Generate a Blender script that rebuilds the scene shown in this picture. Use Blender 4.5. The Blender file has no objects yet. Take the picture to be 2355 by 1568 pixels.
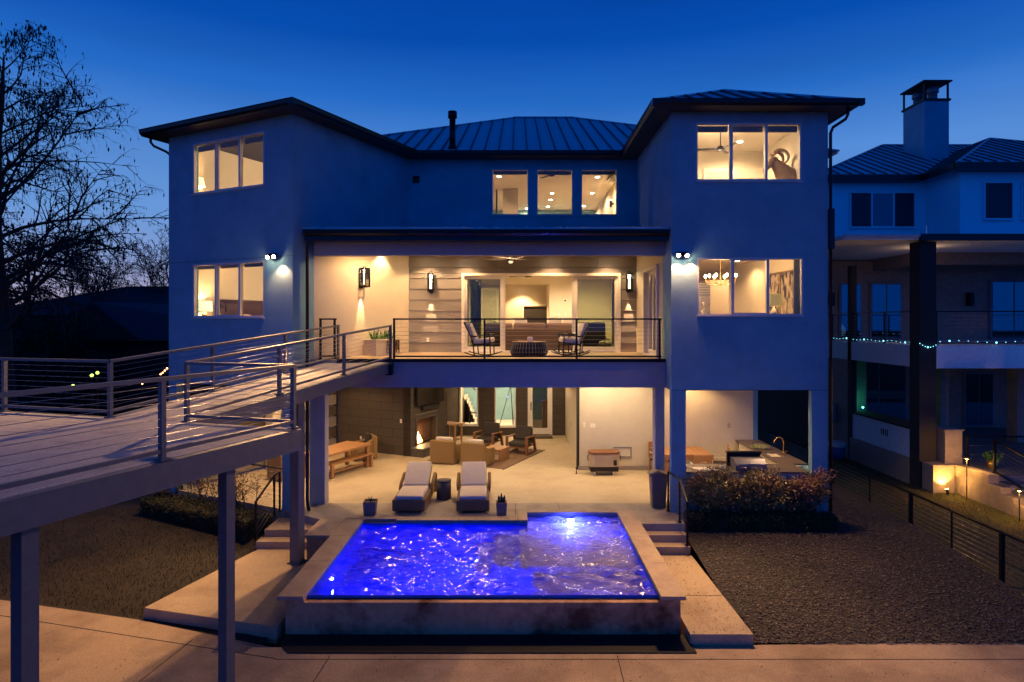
import bpy, bmesh, math, random
from mathutils import Vector, Matrix
R = math.radians
random.seed(7)
scene = bpy.context.scene
col = scene.collection

# ------------------------------------------------------------------ camera
CAMZ = 4.76
cd = bpy.data.cameras.new("camera"); cam = bpy.data.objects.new("camera", cd); col.objects.link(cam)
cam.location = (0, 0, CAMZ); cam.rotation_euler = (R(90), 0, 0)
cd.sensor_width = 36; cd.lens = 1420/2354*36
cd.shift_x = -13/2354; cd.shift_y = -46/2354
cd.clip_start = .1; cd.clip_end = 2000
scene.camera = cam

# ------------------------------------------------------------------ dusk sky
world = bpy.data.worlds.new("World"); scene.world = world; world.use_nodes = True
nt = world.node_tree; nt.nodes.clear()
def N(nt, t, **k):
    n = nt.nodes.new(t)
    for a, b in k.items(): setattr(n, a, b)
    return n
tc = N(nt, 'ShaderNodeTexCoord'); sp = N(nt, 'ShaderNodeSeparateXYZ')
nt.links.new(tc.outputs['Generated'], sp.inputs[0])
ramp = N(nt, 'ShaderNodeValToRGB')
nt.links.new(sp.outputs['Z'], ramp.inputs[0])
stops = [(0.0, (.46, .31, .40)), (.045, (.36, .35, .56)), (.09, (.23, .34, .66)), (.15, (.14, .31, .68)),
         (.24, (.09, .26, .67)), (.33, (.018, .145, .56)), (.41, (.002, .074, .43)), (.47, (.001, .058, .37)), (.9, (.0003, .014, .12))]
el = ramp.color_ramp.elements
el[0].position = stops[0][0]; el[0].color = (*stops[0][1], 1)
el[1].position = stops[-1][0]; el[1].color = (*stops[-1][1], 1)
for p, c in stops[1:-1]:
    e = el.new(p); e.color = (*c, 1)
# sky half behind the camera, brightened low down to light the camera-facing walls
mr = N(nt, 'ShaderNodeMapRange'); mr.inputs[1].default_value = -.35; mr.inputs[2].default_value = .35
nt.links.new(sp.outputs['Y'], mr.inputs[0])
mx = N(nt, 'ShaderNodeMix', data_type='RGBA'); mx.inputs[6].default_value = (.0006, .078, .50, 1)
nt.links.new(mr.outputs[0], mx.inputs[0]); nt.links.new(ramp.outputs[0], mx.inputs[7])
ramp2 = N(nt, 'ShaderNodeValToRGB'); e2 = ramp2.color_ramp.elements
e2[0].position = 0; e2[0].color = (.0008, .125, .78, 1); e2[1].position = .85; e2[1].color = (.0003, .016, .11, 1)
e3 = e2.new(.38); e3.color = (.0006, .095, .57, 1)
nt.links.new(sp.outputs['Z'], ramp2.inputs[0]); nt.links.new(ramp2.outputs[0], mx.inputs[6])
cl = N(nt, 'ShaderNodeTexNoise'); cl.inputs['Scale'].default_value = 2.2; cl.inputs['Detail'].default_value = 4
mpg = N(nt, 'ShaderNodeMapping'); mpg.inputs['Scale'].default_value = (1, 1, 7)
nt.links.new(tc.outputs['Generated'], mpg.inputs[0]); nt.links.new(mpg.outputs[0], cl.inputs[0])
cr = N(nt, 'ShaderNodeMapRange'); cr.inputs[1].default_value = .3; cr.inputs[2].default_value = .7
cr.inputs[3].default_value = .93; cr.inputs[4].default_value = 1.07
nt.links.new(cl.outputs[0], cr.inputs[0])
bg = N(nt, 'ShaderNodeBackground'); nt.links.new(mx.outputs[2], bg.inputs[0]); nt.links.new(cr.outputs[0], bg.inputs[1])
wo = N(nt, 'ShaderNodeOutputWorld'); nt.links.new(bg.outputs[0], wo.inputs[0])

scene.view_settings.view_transform = 'Standard'; scene.view_settings.look = 'None'
scene.view_settings.exposure = 0; scene.view_settings.gamma = 1
scene.render.engine = 'CYCLES'
scene.cycles.max_bounces = 8; scene.cycles.transparent_max_bounces = 16
scene.cycles.diffuse_bounces = 3; scene.cycles.sample_clamp_indirect = 60; scene.cycles.blur_glossy = 0; scene.cycles.caustics_refractive = False; scene.cycles.caustics_reflective = False
WARM = (1, .56, .26); WARM2 = (1, .59, .27)

# ------------------------------------------------------------------ materials
MATS = {}
def mat(name, col_, rough=.6, metal=0, nscale=0, namt=0, bump=0, bscale=60, spec=.4, emit=None, es=0,
        col2=None, c2scale=1.5, c2lo=.45, c2hi=.65, stretch=None, alpha=None, kind=None, dvec=(1, 1, 0), coat=0):
    m = bpy.data.materials.new(name); m.use_nodes = True; t = m.node_tree
    b = t.nodes['Principled BSDF']; b.inputs['Roughness'].default_value = rough
    b.inputs['Metallic'].default_value = metal; b.inputs['Base Color'].default_value = (*col_, 1)
    b.inputs['Specular IOR Level'].default_value = spec
    if coat: b.inputs['Coat Weight'].default_value = coat
    tcn = N(t, 'ShaderNodeTexCoord'); vec = tcn.outputs['Object']
    if stretch:
        mp = N(t, 'ShaderNodeMapping'); mp.inputs['Scale'].default_value = stretch
        t.links.new(vec, mp.inputs[0]); vec = mp.outputs[0]
    cur = None
    def mixc(f, a, bb):
        k = N(t, 'ShaderNodeMix', data_type='RGBA'); t.links.new(f, k.inputs[0])
        for s, v in ((6, a), (7, bb)):
            if hasattr(v, 'default_value'): t.links.new(v, k.inputs[s])
            else: k.inputs[s].default_value = (*v, 1)
        return k.outputs[2]
    if col2:
        n1 = N(t, 'ShaderNodeTexNoise'); n1.inputs['Scale'].default_value = c2scale; n1.inputs['Detail'].default_value = 6
        n1.inputs['Roughness'].default_value = .62
        t.links.new(vec, n1.inputs[0]); q = N(t, 'ShaderNodeMapRange')
        q.inputs[1].default_value = c2lo; q.inputs[2].default_value = c2hi
        t.links.new(n1.outputs[0], q.inputs[0]); cur = mixc(q.outputs[0], col_, col2)
    if namt:
        n2 = N(t, 'ShaderNodeTexNoise'); n2.inputs['Scale'].default_value = nscale; n2.inputs['Detail'].default_value = 5
        n2.inputs['Roughness'].default_value = .7
        t.links.new(vec, n2.inputs[0]); q = N(t, 'ShaderNodeMapRange')
        q.inputs[1].default_value = .3; q.inputs[2].default_value = .7
        q.inputs[3].default_value = 1-namt; q.inputs[4].default_value = 1+namt
        t.links.new(n2.outputs[0], q.inputs[0])
        v = N(t, 'ShaderNodeVectorMath', operation='SCALE')
        if cur: t.links.new(cur, v.inputs[0])
        else: v.inputs[0].default_value = col_
        t.links.new(q.outputs[0], v.inputs['Scale']); cur = v.outputs[0]
        q2 = N(t, 'ShaderNodeMapRange'); q2.inputs[3].default_value = max(0.02, rough-.12); q2.inputs[4].default_value = min(1, rough+.1)
        t.links.new(n2.outputs[0], q2.inputs[0]); t.links.new(q2.outputs[0], b.inputs['Roughness'])
    h = None
    if kind == 'block':
        dp = N(t, 'ShaderNodeVectorMath', operation='DOT_PRODUCT'); dp.inputs[1].default_value = dvec
        t.links.new(tcn.outputs['Object'], dp.inputs[0]); s3 = N(t, 'ShaderNodeSeparateXYZ'); t.links.new(tcn.outputs['Object'], s3.inputs[0])
        cb = N(t, 'ShaderNodeCombineXYZ'); t.links.new(dp.outputs['Value'], cb.inputs[0]); t.links.new(s3.outputs['Z'], cb.inputs[1])
        br = N(t, 'ShaderNodeTexBrick'); t.links.new(cb.outputs[0], br.inputs[0]); br.inputs['Scale'].default_value = 1
        br.inputs['Brick Width'].default_value = .62; br.inputs['Row Height'].default_value = .31
        br.inputs['Mortar Size'].default_value = .007; br.inputs['Mortar Smooth'].default_value = .3
        br.inputs['Color1'].default_value = (*col_, 1); br.inputs['Color2'].default_value = (*[c*1.15 for c in col_], 1)
        br.inputs['Mortar'].default_value = (*[c*.35 for c in col_], 1); cur = br.outputs['Color']
    if kind == 'wicker':
        w1 = N(t, 'ShaderNodeTexWave', wave_type='BANDS', bands_direction='Z'); w1.inputs['Scale'].default_value = 26
        w1.inputs['Distortion'].default_value = 1.5; w1.inputs['Detail'].default_value = 1
        w2 = N(t, 'ShaderNodeTexWave', wave_type='BANDS', bands_direction='DIAGONAL'); w2.inputs['Scale'].default_value = 22
        t.links.new(vec, w1.inputs[0]); t.links.new(vec, w2.inputs[0])
        mm = N(t, 'ShaderNodeMath', operation='MULTIPLY'); t.links.new(w1.outputs['Fac'], mm.inputs[0]); t.links.new(w2.outputs['Fac'], mm.inputs[1])
        cur = mixc(mm.outputs[0], [c*.35 for c in col_], [min(1, c*1.35) for c in col_]); h = mm.outputs[0]
    if kind == 'wood':
        w1 = N(t, 'ShaderNodeTexNoise'); w1.inputs['Scale'].default_value = 9; w1.inputs['Detail'].default_value = 5
        mp = N(t, 'ShaderNodeMapping'); mp.inputs['Scale'].default_value = (1, 9, 9); t.links.new(vec, mp.inputs[0])
        t.links.new(mp.outputs[0], w1.inputs[0]); cur = mixc(w1.outputs[0], [c*.6 for c in col_], [min(1, c*1.35) for c in col_])
    if cur: t.links.new(cur, b.inputs['Base Color'])
    if bump:
        if h is None:
            n3 = N(t, 'ShaderNodeTexNoise'); n3.inputs['Scale'].default_value = bscale; n3.inputs['Detail'].default_value = 4
            t.links.new(vec, n3.inputs[0]); h = n3.outputs[0]
        bp = N(t, 'ShaderNodeBump'); bp.inputs['Strength'].default_value = bump; bp.inputs['Distance'].default_value = .02
        t.links.new(h, bp.inputs['Height']); t.links.new(bp.outputs[0], b.inputs['Normal'])
    if emit:
        b.inputs['Emission Color'].default_value = (*emit, 1); b.inputs['Emission Strength'].default_value = es
    MATS[name] = m
    return m
def glass(name, tint, refl=.12):
    m = bpy.data.materials.new(name); m.use_nodes = True; t = m.node_tree; t.nodes.clear()
    o = N(t, 'ShaderNodeOutputMaterial'); tr = N(t, 'ShaderNodeBsdfTransparent'); tr.inputs[0].default_value = (*tint, 1)
    g = N(t, 'ShaderNodeBsdfGlossy'); g.inputs['Roughness'].default_value = .02
    f = N(t, 'ShaderNodeFresnel'); f.inputs[0].default_value = 1.35
    mm = N(t, 'ShaderNodeMath', operation='MAXIMUM'); mm.inputs[1].default_value = refl*.4
    t.links.new(f.outputs[0], mm.inputs[0])
    x = N(t, 'ShaderNodeMixShader'); t.links.new(mm.outputs[0], x.inputs[0]); t.links.new(tr.outputs[0], x.inputs[1]); t.links.new(g.outputs[0], x.inputs[2])
    t.links.new(x.outputs[0], o.inputs[0]); MATS[name] = m; return m

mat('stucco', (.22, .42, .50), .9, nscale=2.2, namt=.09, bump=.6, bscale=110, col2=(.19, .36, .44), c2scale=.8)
mat('stucco_plain', (.40, .38, .40), .9, nscale=3, namt=.08, bump=.4, bscale=120)
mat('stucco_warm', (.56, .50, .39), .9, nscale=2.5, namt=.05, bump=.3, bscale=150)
mat('cream', (.66, .60, .47), .85, nscale=1.2, namt=.03, bump=.05, bscale=120)
mat('ceiling_paint', (.66, .60, .50), .9, nscale=1.0, namt=.02)
mat('white_paint', (.74, .70, .62), .5, nscale=8, namt=.03)
mat('vinyl', (.62, .58, .55), .45, nscale=9, namt=.04)
mat('siding', (.215, .19, .175), .7, nscale=5, namt=.05, bump=.2, bscale=40, stretch=(.5, 1, 1.5))
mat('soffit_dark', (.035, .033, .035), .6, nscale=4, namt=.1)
mat('dark_block', (.065, .052, .040), .75, kind='block', dvec=(.9, .45, 0), bump=.25, bscale=25)
mat('black_metal', (.012, .012, .014), .4, metal=.6, nscale=30, namt=.2)
mat('gutter_metal', (.014, .015, .018), .32, metal=.3, nscale=4, namt=.2)
mat('seam_shade', (.05, .06, .07), .5, metal=.3)  # dark copy of the roof metal, shadow of the seams put into colour
mat('roof_metal', (.50, .56, .62), .40, metal=.2, nscale=1.2, namt=.14, stretch=(1, .4, 1))
mat('grey_metal', (.20, .205, .22), .5, metal=.35, nscale=14, namt=.12, bump=.04, bscale=80)
mat('bridge_steel', (.13, .135, .15), .55, metal=.2, nscale=9, namt=.12, bump=.06, bscale=70)
mat('cable_steel', (.30, .30, .32), .3, metal=.9)
mat('deck_concrete', (.42, .40, .38), .8, nscale=26, namt=.26, bump=.3, bscale=45, col2=(.25, .24, .235), c2scale=2.2, c2lo=.5, c2hi=.72)
mat('patio_concrete', (.54, .44, .29), .62, nscale=7, namt=.07, bump=.05, bscale=30, col2=(.46, .36, .23), c2scale=.9)
mat('terrace_stone', (.40, .34, .27), .75, nscale=22, namt=.12, bump=.15, bscale=60, col2=(.30, .25, .20), c2scale=1.6)
mat('coping_stone', (.42, .32, .23), .7, nscale=16, namt=.12, bump=.12, bscale=50, col2=(.33, .24, .18), c2scale=1.8)
mat('walk_concrete', (.44, .34, .22), .85, nscale=45, namt=.30, bump=.4, bscale=70, col2=(.30, .22, .14), c2scale=1.3, c2lo=.48, c2hi=.75)
mat('drive_concrete', (.42, .31, .20), .85, nscale=40, namt=.30, bump=.4, bscale=60, col2=(.24, .17, .11), c2scale=.8, c2lo=.42, c2hi=.68)
mat('pool_wall', (.55, .32, .19), .85, nscale=8, namt=.20, bump=.4, bscale=24, col2=(.16, .06, .03), c2scale=.95, c2lo=.50, c2hi=.66)
mat('joint_dark', (.05, .042, .038), .9)
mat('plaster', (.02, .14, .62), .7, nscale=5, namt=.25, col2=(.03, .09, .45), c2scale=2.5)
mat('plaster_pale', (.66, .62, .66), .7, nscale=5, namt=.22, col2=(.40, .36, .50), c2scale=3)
mat('plaster_tile', (.20, .18, .22), .4, nscale=30, namt=.3)
mat('balcony_deck', (.42, .31, .20), .6, kind='wood', bump=.15, bscale=30)
mat('teak', (.37, .19, .08), .55, kind='wood', bump=.1, bscale=30)
mat('teak_dark', (.20, .085, .035), .5, kind='wood', bump=.1, bscale=30)
mat('wicker', (.50, .31, .12), .7, kind='wicker', bump=.6)
mat('wicker_brown', (.42, .25, .11), .7, kind='wicker', bump=.6)
mat('cushion', (.66, .56, .45), .9, nscale=20, namt=.06, bump=.5, bscale=6)
mat('cushion_white', (.62, .56, .48), .9, nscale=14, namt=.06, bump=.6, bscale=7)
mat('cushion_dark', (.045, .038, .034), .9, nscale=14, namt=.15, bump=.2, bscale=14)
mat('sofa_fabric', (.12, .075, .052), .95, nscale=60, namt=.25, bump=.2, bscale=90)
mat('sofa_cushion', (.26, .17, .13), .95, nscale=30, namt=.1, bump=.2, bscale=10)
mat('curtain', (.34, .36, .26), .9, nscale=4, namt=.1)
mat('dark_wood', (.07, .034, .02), .45, kind='wood')
mat('brass', (.55, .36, .12), .3, metal=.8)
mat('steel', (.42, .40, .38), .3, metal=.8, nscale=20, namt=.1)
mat('grill_steel', (.22, .22, .27), .35, metal=.6, nscale=20, namt=.12)
mat('counter_stone', (.14, .11, .09), .35, nscale=40, namt=.15)
mat('drum_grey', (.085, .072, .065), .7, nscale=30, namt=.1, bump=.1)
mat('pot_stone', (.24, .17, .13), .85, nscale=14, namt=.3, bump=.4, bscale=30)
mat('pale_pot', (.52, .45, .37), .8, nscale=10, namt=.08, bump=.1)
mat('agave', (.07, .19, .03), .5, nscale=8, namt=.3)
mat('cactus', (.03, .055, .025), .6, nscale=20, namt=.3)
mat('dry_leaf', (.12, .055, .025), .8, nscale=8, namt=.3)
mat('leaf_green', (.20, .17, .06), .4, nscale=3, namt=.6, col2=(.36, .20, .08), c2scale=2.2)
mat('leaf_red', (.24, .11, .07), .4, nscale=3, namt=.6, col2=(.24, .18, .07), c2scale=2)
mat('leaf_dark', (.012, .018, .010), .7, nscale=3, namt=.5)
mat('hedge_green', (.04, .05, .02), .7, nscale=3, namt=.5, col2=(.07, .055, .02), c2scale=3)
mat('stem', (.06, .042, .03), .9, nscale=20, namt=.3)
mat('bark', (.045, .036, .03), .95, nscale=12, namt=.4, bump=.6, bscale=20)
mat('mulch', (.038, .03, .026), .95, nscale=45, namt=.55, bump=.8, bscale=50, col2=(.035, .028, .024), c2scale=1.2)
mat('gravel_chip', (.085, .076, .07), .8, nscale=25, namt=.95)
mat('lawn', (.034, .027, .017), .95, nscale=30, namt=.5, bump=.7, bscale=40, col2=(.02, .018, .012), c2scale=1.1)
mat('lawn_green', (.045, .05, .016), .95, nscale=30, namt=.5, bump=.7, bscale=40, col2=(.08, .05, .02), c2scale=.8)
mat('blade', (.055, .042, .024), .9, nscale=20, namt=.6)
mat('chip_pale', (.16, .125, .10), .9, nscale=14, namt=.8)
mat('dark_speck', (.06, .04, .03), .9, nscale=20, namt=.5)
mat('blade_green', (.07, .085, .03), .9, nscale=20, namt=.6)
mat('black_gravel', (.007, .007, .008), .8, nscale=50, namt=.5, bump=.8, bscale=50)
mat('far_ground', (.016, .017, .013), 1, nscale=2, namt=.4)
mat('bin_plastic', (.15, .12, .10), .5, nscale=6, namt=.08)
mat('cooler_paint', (.46, .37, .27), .4, nscale=6, namt=.04)
mat('black_plastic', (.016, .014, .013), .45)
mat('rubber', (.02, .02, .02), .8)
mat('tv_screen', (.012, .010, .009), .12)
mat('firebrick', (.10, .055, .03), .9, nscale=16, namt=.35, bump=.4)
mat('flame', (1, .5, .1), .5, emit=(1, .42, .07), es=9)
mat('flame_core', (1, .8, .4), .5, emit=(1, .75, .35), es=22)
mat('lamp_disc', (1, .9, .7), .5, emit=(1, .84, .58), es=40)
mat('lamp_disc_hot', (1, .9, .7), .5, emit=(1, .80, .52), es=75)
mat('flood_disc', (1, .95, .85), .5, emit=(1, .78, .50), es=90)
mat('lantern_glow', (1, .8, .5), .5, emit=(1, .80, .48), es=7)
mat('shade_white', (.8, .75, .6), .9, emit=(1, .80, .45), es=1.35)
mat('shade_yellow', (.62, .47, .16), .9, emit=(1, .66, .18), es=.25)
mat('bulb', (1, .9, .7), .5, emit=(1, .82, .5), es=30)
mat('string_bulb', (.3, .9, 1), .5, emit=(.20, .75, 1), es=4)
mat('string_bulb_warm', (1, .6, .3), .5, emit=(1, .42, .16), es=9)
mat('yard_bulb', (.8, 1, .3), .5, emit=(.70, 1, .15), es=2.5)
mat('green_bulb', (.1, 1, .5), .5, emit=(.08, 1, .5), es=14)
mat('path_bulb', (1, .6, .2), .5, emit=(1, .45, .08), es=40)
mat('pool_bulb', (.5, .7, 1), .5, emit=(.45, .6, 1), es=60)
mat('ram_fur', (.30, .20, .12), .9, nscale=12, namt=.2, bump=.3)
mat('ram_light', (.50, .40, .28), .9, nscale=12, namt=.1, bump=.3)
mat('horn', (.30, .21, .13), .6, nscale=10, namt=.3, bump=.5, bscale=30)
mat('painting', (.45, .36, .24), .7, col2=(.03, .03, .03), c2scale=6, c2lo=.46, c2hi=.56, nscale=10, namt=.4, stretch=(1, 1, .45))
mat('cabinet', (.58, .52, .42), .5, nscale=4, namt=.02)
mat('rug', (.20, .12, .075), .95, nscale=20, namt=.3, bump=.2, bscale=60)
mat('mat_brown', (.08, .06, .045), .95, nscale=40, namt=.4)
mat('hose_green', (.16, .22, .05), .6, nscale=20, namt=.4)
mat('hose_grey', (.28, .25, .20), .6, nscale=20, namt=.3)
mat('marble', (.68, .62, .54), .4, nscale=6, namt=.08)
mat('ceramic', (.6, .56, .5), .4)
mat('bedding', (.60, .40, .28), .9, nscale=8, namt=.1)
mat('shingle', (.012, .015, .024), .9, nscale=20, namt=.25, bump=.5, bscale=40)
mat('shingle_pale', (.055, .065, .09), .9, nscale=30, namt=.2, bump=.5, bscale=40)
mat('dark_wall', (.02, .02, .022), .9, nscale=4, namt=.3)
mat('far_stucco', (.74, .79, .84), .9, nscale=10, namt=.12, bump=.4, bscale=60)
mat('far_tan', (.30, .25, .21), .9, nscale=6, namt=.2, bump=.3)
mat('far_dark', (.03, .028, .027), .8, nscale=5, namt=.2)
mat('screen_dark', (.02, .025, .04), .5, nscale=40, namt=.3)
mat('screen_pale', (.20, .24, .30), .8, nscale=40, namt=.1)
mat('blind', (.30, .25, .21), .8, nscale=5, namt=.06)
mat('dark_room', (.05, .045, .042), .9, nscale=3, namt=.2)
mat('bucket_blue', (.05, .09, .25), .5); mat('bucket_white', (.5, .5, .5), .5)
glass('window_glass', (.94, .93, .90), .10)
glass('door_glass', (.62, .66, .50), .12)
glass('fire_glass', (.9, .8, .7), .1)
glass('lantern_glass', (.95, .92, .85), .1)
glass('far_glass', (.15, .2, .32), .5)

# water: rippled surface, part refracting and part clear so outside light reaches the floor
def water_mat():
    m = bpy.data.materials.new('pool_water'); m.use_nodes = True; t = m.node_tree; t.nodes.clear()
    o = N(t, 'ShaderNodeOutputMaterial'); tcn = N(t, 'ShaderNodeTexCoord')
    mp = N(t, 'ShaderNodeMapping'); mp.inputs['Scale'].default_value = (1, 1.5, 1); t.links.new(tcn.outputs['Object'], mp.inputs[0])
    n1 = N(t, 'ShaderNodeTexNoise'); n1.inputs['Scale'].default_value = 3.6; n1.inputs['Detail'].default_value = 0; n1.inputs['Distortion'].default_value = 1.2
    n1.inputs['Roughness'].default_value = .55
    n2 = N(t, 'ShaderNodeTexNoise'); n2.inputs['Scale'].default_value = 11; n2.inputs['Detail'].default_value = 0; n2.inputs['Distortion'].default_value = .5
    t.links.new(mp.outputs[0], n1.inputs[0]); t.links.new(mp.outputs[0], n2.inputs[0])
    b1 = N(t, 'ShaderNodeBump'); b1.inputs['Strength'].default_value = .9; b1.inputs['Distance'].default_value = .022
    b2 = N(t, 'ShaderNodeBump'); b2.inputs['Strength'].default_value = .25; b2.inputs['Distance'].default_value = .006
    t.links.new(n1.outputs[0], b1.inputs['Height']); t.links.new(n2.outputs[0], b2.inputs['Height']); t.links.new(b1.outputs[0], b2.inputs['Normal'])
    g = N(t, 'ShaderNodeBsdfGlossy'); g.inputs['Roughness'].default_value = .085; g.inputs['Color'].default_value = (1, .92, .85, 1)
    rf = N(t, 'ShaderNodeBsdfRefraction'); rf.inputs['IOR'].default_value = 1.33; rf.inputs['Roughness'].default_value = .02
    tr = N(t, 'ShaderNodeBsdfTransparent'); tr.inputs[0].default_value = (.9, .92, 1, 1)
    fr = N(t, 'ShaderNodeFresnel'); fr.inputs['IOR'].default_value = 1.33
    for x in (g, rf, fr): t.links.new(b2.outputs[0], x.inputs['Normal'])
    a = N(t, 'ShaderNodeMixShader'); a.inputs[0].default_value = .18; t.links.new(rf.outputs[0], a.inputs[1]); t.links.new(tr.outputs[0], a.inputs[2])
    c = N(t, 'ShaderNodeMixShader'); t.links.new(fr.outputs[0], c.inputs[0]); t.links.new(a.outputs[0], c.inputs[1]); t.links.new(g.outputs[0], c.inputs[2])
    # bubbles over the shelf where the jets stir the water
    sx = N(t, 'ShaderNodeSeparateXYZ'); t.links.new(tcn.outputs['Object'], sx.inputs[0])
    def rng(src, a, b, c_=0, d_=1):
        q = N(t, 'ShaderNodeMapRange'); q.inputs[1].default_value = a; q.inputs[2].default_value = b; q.inputs[3].default_value = c_; q.inputs[4].default_value = d_; t.links.new(src, q.inputs[0]); return q.outputs[0]
    def mul(a_, b_):
        q = N(t, 'ShaderNodeMath', operation='MULTIPLY'); t.links.new(a_, q.inputs[0])
        if isinstance(b_, float): q.inputs[1].default_value = b_
        else: t.links.new(b_, q.inputs[1])
        return q.outputs[0]
    n4 = N(t, 'ShaderNodeTexNoise'); n4.inputs['Scale'].default_value = 3.2; n4.inputs['Detail'].default_value = 7; n4.inputs['Distortion'].default_value = 2.2; n4.inputs['Roughness'].default_value = .65
    mp2 = N(t, 'ShaderNodeMapping'); mp2.inputs['Scale'].default_value = (1, 2.2, 1); t.links.new(tcn.outputs['Object'], mp2.inputs[0]); t.links.new(mp2.outputs[0], n4.inputs[0])
    reg = mul(rng(sx.outputs['X'], -.15, .5), rng(sx.outputs['Y'], 10.9, 13.0, .75, 1))
    f = mul(mul(rng(n4.outputs[0], .46, .62), reg), .55)
    df = N(t, 'ShaderNodeBsdfDiffuse'); df.inputs[0].default_value = (.62, .58, .66, 1)
    e = N(t, 'ShaderNodeMixShader'); tl = N(t, 'ShaderNodeBsdfTranslucent'); tl.inputs[0].default_value = (.7, .6, .8, 1); fm = N(t, 'ShaderNodeMixShader'); fm.inputs[0].default_value = .55; t.links.new(df.outputs[0], fm.inputs[1]); t.links.new(tl.outputs[0], fm.inputs[2])
    for x in (df, tl): t.links.new(b2.outputs[0], x.inputs['Normal'])
    t.links.new(f, e.inputs[0]); t.links.new(c.outputs[0], e.inputs[1]); t.links.new(fm.outputs[0], e.inputs[2])
    t.links.new(e.outputs[0], o.inputs[0]); MATS['pool_water'] = m
water_mat()

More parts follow.
